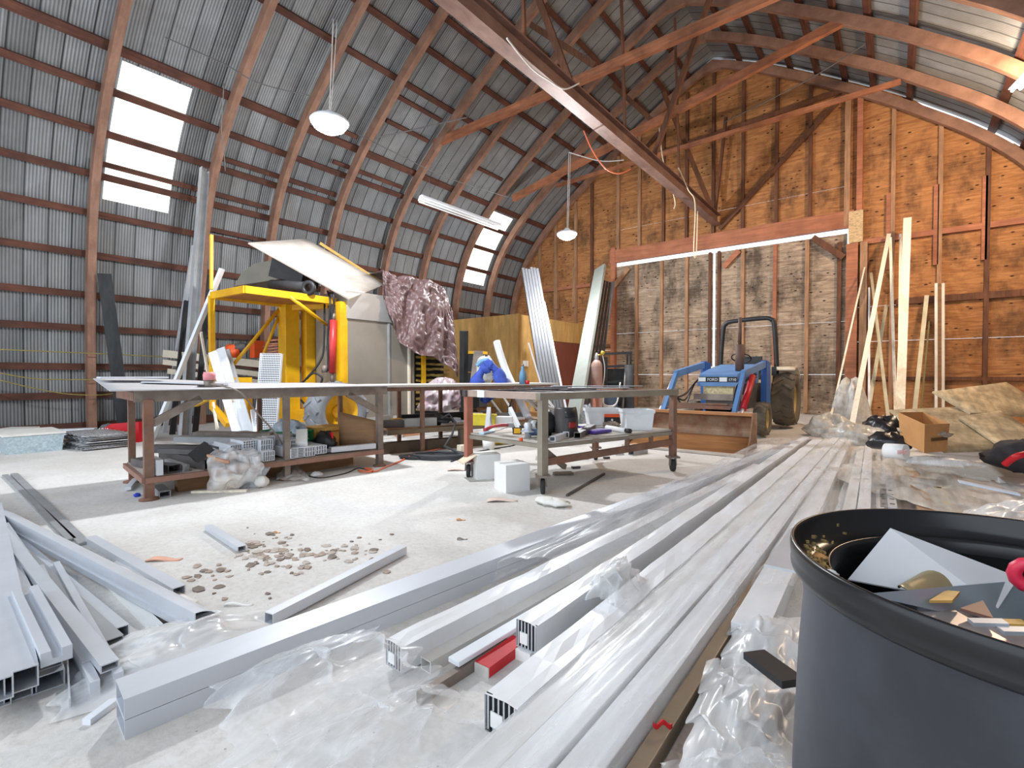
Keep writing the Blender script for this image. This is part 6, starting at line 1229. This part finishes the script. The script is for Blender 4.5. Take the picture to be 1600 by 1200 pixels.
heap(1.05, 1.95, .17, .3, .06, 25, FILMH, 'milky plastic left of the drum beside the broad bundle', 34, z0=.06, rot=-.55)
mb = MB(); mb.bar(at(1178, 1022, 1.45), at(1240, 1068, 1.3), .07, .02); mb.build('black_plate', BLACK, None, 'black plate sticking out of the white plastic beside the drum', 'plate')
mb = MB(); mb.bar(at(1225, 890, 1.9), at(1262, 830, 2.4), .14, .01); mb.build('grey_plate', ALU, None, 'flat grey plate under the milky plastic left of the drum', 'plate')
for k in range(3):
    mb = MB(); a = G(1165+14*k, 1150, .03); b = G(1205+16*k, 1088, .05); mb.bar(a, b, .025, .03); mb.build('metal_strip', (STEEL, ALUD, STEELD)[k], None, ('left', 'middle', 'right')[k]+' of the three short strips at the foot of the drum', 'strip')
mb = MB(); mb.grid(lambda u, v: at(1020+30*u, 1127+8*v+4*sin(u*9), 1.5), 8, 4, .004); mb.build('red_ribbon', RED, None, 'scrap of red ribbon at the frame bottom on the film wrapped bundles', 'ribbon')
# ================================================================ black drum with scrap
DC = CP(.738, .675); T = thing('drum', 'big black open drum of sheet scrap in the right foreground', 'drum', DC)
DRM = mat('drum_black', srgb(46, 48, 54), rough=.42, scale=2.2, stretch=(1, 1, .8), var=.25, dirt=srgb(84, 88, 98), dirt_amt=.5, dirt_scale=2.4)  # lighter blue-grey dirt patches put the drum's sheen into its colour
RIMB = mat('drum_rim_black', srgb(26, 26, 28), rough=.3, scale=6, var=.3)
SC = 1.063
def sc(pr): return [(r*SC, z) for r, z in pr]
mb = MB(); mb.lathe(sc([(.262, 0), (.27, .02), (.282, .28), (.285, .5), (.278, .7), (.272, .79), (.276, .83)]), DC, 96); mb.build('drum_body', DRM, T)
mb = MB(); mb.lathe(sc([(.275, .828), (.285, .833), (.2895, .839), (.2905, .846), (.289, .852), (.2905, .858), (.2915, .872), (.2905, .879), (.2885, .8825), (.286, .882), (.2845, .877), (.279, .853), (.27, .842), (.25, .837), (.244, .839), (.241, .8445), (.237, .844), (.234, .837), (.233, .82)]), DC, 96); mb.build('drum_rim', RIMB, T)
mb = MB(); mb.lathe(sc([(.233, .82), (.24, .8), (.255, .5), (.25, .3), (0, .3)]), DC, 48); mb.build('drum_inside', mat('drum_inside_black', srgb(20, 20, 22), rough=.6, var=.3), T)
GRIT = mat('gold_swarf', srgb(150, 128, 80), rough=.5, metal=.3, scale=60, var=.6)
mb = MB(); random.seed(11)
for k in range(150):
    a = radians(random.gauss(172, 24))+YAW; r = random.uniform(.258, .288); p = DC+V((r*cos(a), r*sin(a), .848+max(0, r-.266)*.55)); mb.box(p+V((0, 0, .002)), (random.uniform(.002, .007), random.uniform(.002, .006), random.uniform(.002, .006)), random.random()*3)
mb.build('metal_swarf', GRIT, None, 'golden metal swarf gathered on the ledge inside the drum rim', 'swarf', kind='stuff')
def inside(px, py, z):
    for k in range(60):
        p = G(px, py, z); q = p-DC; q.z = 0
        if q.length < .238: return p
        z += .006 if (p-EYE).dot(F2) > .683 else -.0
        if (p-EYE).dot(F2) <= .683: z += .006
        if z > .872: break
    q = (p-DC); q.z = 0; q = q.normalized()*.237; return V((DC.x+q.x, DC.y+q.y, min(z, .835)))
def scrap(pts, th, m, lab, name='sheet_offcut'):
    pts = [V(p) for p in pts]; n_ = (pts[1]-pts[0]).cross(pts[2]-pts[0]).normalized()*th; N_ = len(pts)
    mb = MB(); mb.add(pts+[p+n_ for p in pts], [tuple(range(N_)), tuple(range(2*N_-1, N_-1, -1))]+[(i, N_+i, N_+(i+1) % N_, (i+1) % N_) for i in range(N_)]); return mb.build(name, m, None, lab, 'offcut')
PWHITE = mat('white_painted_offcut', srgb(214, 214, 216), rough=.35, scale=5, var=.05)
SIL = mat('silver_blue_offcut', srgb(168, 180, 188), rough=.3, metal=.5, scale=2.5, var=.12)
scrap([inside(1391, 825, .872), inside(1592, 902, .82), inside(1560, 950, .79), inside(1325, 905, .79)], .003, PWHITE, 'large pale triangular offcut standing out of the drum')
scrap([inside(1310, 893, .8), inside(1640, 903, .79), inside(1600, 985, .76), inside(1410, 965, .77)], .002, SIL, 'wide silver blue offcut lying across the drum')
mb = MB(); A_, B_ = inside(1400, 955, .78), inside(1475, 910, .8)
mb.grid(lambda u, v: A_.lerp(B_, u)+V((.04*cos(.6+v*2.2), .02*v, .03*sin(v*2.4)))+RT*(.05*v), 10, 10, .002); mb.build('curled_offcut', mat('tan_curl', srgb(176, 158, 120), rough=.35, metal=.4, scale=6, var=.2), None, 'curled tan metal offcut in the middle of the drum', 'offcut')
scrap([inside(1425, 945, .8), inside(1490, 952, .8), inside(1600, 985, .81), inside(1610, 1020, .8), inside(1460, 978, .8)], .002, mat('mauve_offcut', srgb(178, 170, 168), rough=.35, metal=.3, var=.1), 'long pale mauve offcut at the near side of the drum')
scrap([inside(1500, 950, .815), inside(1536, 938, .815), inside(1552, 965, .815)], .004, mat('brown_offcut', srgb(124, 88, 74), rough=.5, var=.1), 'small brown rounded offcut in the drum')
scrap([inside(1452, 938, .82), inside(1478, 922, .82), inside(1500, 924, .82), inside(1488, 938, .82)], .004, mat('ochre_offcut', srgb(206, 164, 90), rough=.5, scale=10, var=.2), 'small ochre edged offcut above the curled tan one')
scrap([inside(1462, 985, .825), inside(1610, 1022, .825), inside(1620, 1030, .82), inside(1466, 992, .82)], .003, SIL, 'narrow silver strip along the near rim of the drum', 'strip_offcut')
for k, (px, py) in enumerate(((1538, 972), (1585, 985), (1568, 973))):
    p = inside(px, py, .825); mb = MB(); mb.bar(p-RT*.018, p+RT*.018-FW*.01+V((0, 0, .004)), .014, .005); mb.build('metal_clip', (ALU, ALU, mat('ochre_offcut', (.5, .4, .2)))[k], None, ('left silver clip', 'right silver clip', 'ochre clip')[k]+' on the scrap in the drum', 'clip')
p = inside(1612, 900, .86); mb = MB(); mb.tube([p+V((.018*cos(a*pi/6), 0, .018*sin(a*pi/6))) for a in range(13)], .009, 8); mb.build('red_ring', mat('pink_red', srgb(226, 50, 80), rough=.4), None, 'pinkish red ring at the frame edge over the drum', 'ring')
for k, a_ in enumerate((150, 166, 205, 228)):
    a = radians(a_)+YAW; p = DC+V((.265*cos(a), .265*sin(a), .848)); mb = MB(); mb.grid(crumple(p, .012, .012, .008, a_, amp=.4), 8, 6); mb.build('grit_lump', (CARD, WHITEC, STEEL, ALU)[k], None, ('tan lump', 'white lump', 'grey lump', 'shiny lump')[k]+' of grit on the drum ledge', 'lump')
# ================================================================ left foreground profiles
def LX(px, py, z0, w, h, L_, ang=0.0, m=ALU, lab='', kind='hollow', dz=0.0):
    e = G(px, py, z0); d = Matrix.Rotation(ang, 3, 'Z') @ V((-1, .06, 0)); a = e+V((0, 0, h/2)); b = a+d*L_+V((0, 0, dz)); mb = MB()
    if kind == 'hollow': mb.hollow(a, b, w, h, .004)
    elif kind == 'bar': mb.bar(a, b, w, h)
    elif kind == 'u': mb.extr([(-w/2,-h/2),(w/2,-h/2),(w/2,h/2),(w/2-.028,h/2),(w/2-.028,-h/2+.02),(-w/2+.028,-h/2+.02),(-w/2+.028,h/2),(-w/2,h/2)], a, b)
    elif kind == 'l': mb.extr([(-w/2,-h/2),(w/2,-h/2),(w/2,-h/2+.005),(-w/2+.005,-h/2+.005),(-w/2+.005,h/2),(-w/2,h/2)], a, b)
    elif kind == 'q':
        pr = [(-w/2, -h/2)]+[(-w/2+w*sin(k*pi/14), -h/2+h*cos(k*pi/14)) for k in range(8)]; 
        mb.extr(pr, a, b, caps=False); inn = [(-w/2+.005+(x+w/2)*.93, -h/2+.004+(y+h/2)*.92) for x, y in pr]
        n = len(pr); dd = (b-a).normalized(); x_ = dd.cross(UPV).normalized()
        vs = [a+x_*p+UPV*q for p, q in pr]+[a+x_*p+UPV*q for p, q in inn]+[a+dd*.3+x_*p+UPV*q for p, q in inn]
        mb.add(vs, [(i, (i+1) % n, n+(i+1) % n, n+i) for i in range(n)]+[(n+i, n+(i+1) % n, 2*n+(i+1) % n, 2*n+i) for i in range(n)]+[tuple(range(2*n, 3*n))])
    return mb.build('metal_profile', m, None, lab, 'metal profile')
LX(32, 1092, 0, .085, .075, 3.2, -.02, ALU, 'square tube at the bottom of the left stack, under the open square tube')
LX(-9, 1109, 0, .085, .075, 3.2, -.02, ALU, 'bottom square tube cut by the left frame edge')
LX(76, 1078, 0, .09, .06, 3.2, .0, ALU, 'bottom flat tube under the H shaped profile in the left stack')
LX(34, 1080, .075, .085, .075, 3.2, -.02, TUBE, 'open square tube on top at the left of the left stack')
LX(-7, 1099, .075, .085, .075, 3.2, -.02, TUBE, 'top square tube cut by the left frame edge')
LX(74, 1046, .062, .085, .055, 3.2, .02, ALU, 'flat tube under the H shaped profile, upper layer')
t = LX(89, 1036, .12, .085, .05, .8, .03, TUBE, 'short H shaped profile lying on top of the left stack', 'u')
LX(176, 1022, 0, .075, .065, 3.4, .09, ALUD, 'dark ended box tube at the right side of the left stack')
LX(191, 998, .0, .05, .055, 3.4, .1, ALU, 'slim tube with a rounded end, rightmost of the left stack')
LX(168, 1090, 0, .095, .075, 1.6, .0, TUBE, 'deep U channel on the floor in front of the left stack', 'u')
LX(126, 1108, 0, .06, .05, 1.5, -.1, TUBE, 'angle profile on the floor left of the deep U channel', 'l')
LX(172, 1048, .075, .055, .03, 2.4, .07, ALU, 'slim tube resting on the deep U channel', dz=.05)
LX(145, 1046, .04, .06, .04, 2.4, .05, ALU, 'slim tube in the middle of the left stack', dz=.06)
LX(325, 980, .03, .11, .085, 4.6, .17, TUBE, 'big quarter round tube crossing over the left stack, dark open end', 'q', dz=.06)
LX(302, 985, .02, .05, .03, 4.6, .17, ALU, 'flat lip profile along the near side of the big quarter round tube', 'bar', dz=.05)
LX(280, 930, 0, .06, .045, 1.4, .11, TUBE, 'tube with a dark end behind the big quarter round tube')
for k, (a, b, w, lab) in enumerate((((8, 744), (112, 846), .05, 'first of two long dull flat strips at the left frame edge'), ((22, 742), (132, 852), .06, 'second of two long dull flat strips at the left frame edge'), ((165, 905), (245, 985), .05, 'pale flat strip on the floor under the big quarter round tube'), ((205, 925), (262, 975), .03, 'dark edged thin strip under the big quarter round tube'), ((135, 1133), (182, 1098), .03, 'white stick on the floor beside the stacked long box tubes'))):
    mb = MB(); mb.bar(G(*a)+V((0, 0, .01)), G(*b)+V((0, 0, .01)), w, .02); mb.build('flat_strip', (ALUD, ALUD, WHITEC, STEELD, WHITE)[k], None, lab, 'strip')
mb = MB(); A_, B_ = G(187, 905), G(262, 950); mb.grid(lambda u, v: G(150+120*u+40*v, 900+70*u-25*v)+V((0, 0, .015+.01*sin(u*7))), 6, 4, .004); mb.build('white_sheet', WHITEC, None, 'white sheet scrap on the floor under the big quarter round tube', 'sheet')
for k in range(5):
    p = G(215+random.uniform(-20, 20), 1010+k*9); mb = MB(); mb.bar(p-RT*.05+V((0, 0, .01)), p+RT*.06+FW*.03+V((0, 0, .012+.004*k)), .04, .012); mb.build('white_scrap', WHITEC, None, 'small white offcut in the little pile beside the deep U channel', 'offcut', 'white offcuts by the deep U channel')
mb = MB(); mb.hollow(G(378, 862)+V((0, 0, .02)), G(326, 828)+V((0, 0, .02)), .05, .035, .004); mb.build('aluminium_tube', TUBE, None, 'short bright tube lying alone by the tile debris', 'tube')
mb = MB(); mb.hollow(G(420, 980)+V((0, 0, .04)), G(630, 866)+V((0, 0, .03)), .055, .05, .004); mb.build('box_tube', TUBE, None, 'short silver box tube pointing out from the stacked long tubes toward the debris', 'tube')
# tile debris
CHIP = [mat('chip_brown', srgb(168, 150, 136), rough=.8, scale=20, var=.2), mat('chip_grey', srgb(184, 172, 162), rough=.8, scale=20, var=.2), mat('chip_dark', srgb(128, 114, 104), rough=.8, var=.2)]
random.seed(5); protos = []
def chip(p, s, m):
    n = random.randint(5, 7); pts = []; a0 = random.random()*6
    for i in range(n): a = a0+2*pi*i/n; r = s*random.uniform(.6, 1.25); pts.append(V(p)+V((r*cos(a)*1.3, r*sin(a), 0)))
    th = random.uniform(.003, .008); tl = V((random.uniform(-.2, .2), random.uniform(-.2, .2), 1)); mb = MB()
    lo = [q+V((0, 0, max(0, tl.x*(q-V(p)).x)*.4)) for q in pts]; hi = [q+V((0, 0, th)) for q in lo]
    mb.add(lo+hi, [tuple(range(n-1, -1, -1)), tuple(range(n, 2*n))]+[(i, (i+1) % n, n+(i+1) % n, n+i) for i in range(n)])
    return mb.build('tile_chip', m, None, 'small flat brown grey chip in the scatter of broken tile on the floor', 'chip', 'broken tile chips on the floor')
spots = []
for k in range(165):
    if k < 108: px, py = random.gauss(432, 36), random.gauss(866, 13)
    elif k < 132: px, py = random.uniform(510, 585), random.uniform(850, 876)
    elif k < 150: px, py = random.uniform(290, 360), random.uniform(878, 925)
    else: px, py = random.uniform(330, 640), random.uniform(815, 960)
    if 318 < px < 385 and py < 862: px += 70
    if px > 470 and py > 900: py -= 60
    spots.append((px, py))
for px, py in spots: chip(G(px, py), random.choice([.008, .011, .014, .018, .023, .03]), random.choice(CHIP))
for k, (px, py, w, d, m, lab) in enumerate(((258, 875, .2, .07, mat('pinkish_chip', srgb(222, 170, 146), rough=.8, var=.1), 'pinkish torn scrap on the floor left of the tile debris'), (373, 946, .14, .02, WHITEC, 'white sliver on the floor below the tile debris'), (720, 813, .07, .03, CARD, 'tan chip on the open floor left of the second bundle'), (722, 843, .07, .025, STEEL, 'grey chip on the open floor near the stacked long tubes'), (432, 833, .05, .02, CARD, 'tan chip above the tile debris'), (570, 738, .12, .04, ORNG, 'orange lead bundle near the long table right leg'))):
    p = G(px, py); mb = MB(); mb.grid(lambda u, v: p+RT*(w*(u-.5))+FW*(d*(v-.5)*(1-.5*u))+V((0, 0, .008+.006*sin(u*6))), 8, 4, .005); mb.build('floor_scrap', m, None, lab, 'scrap')
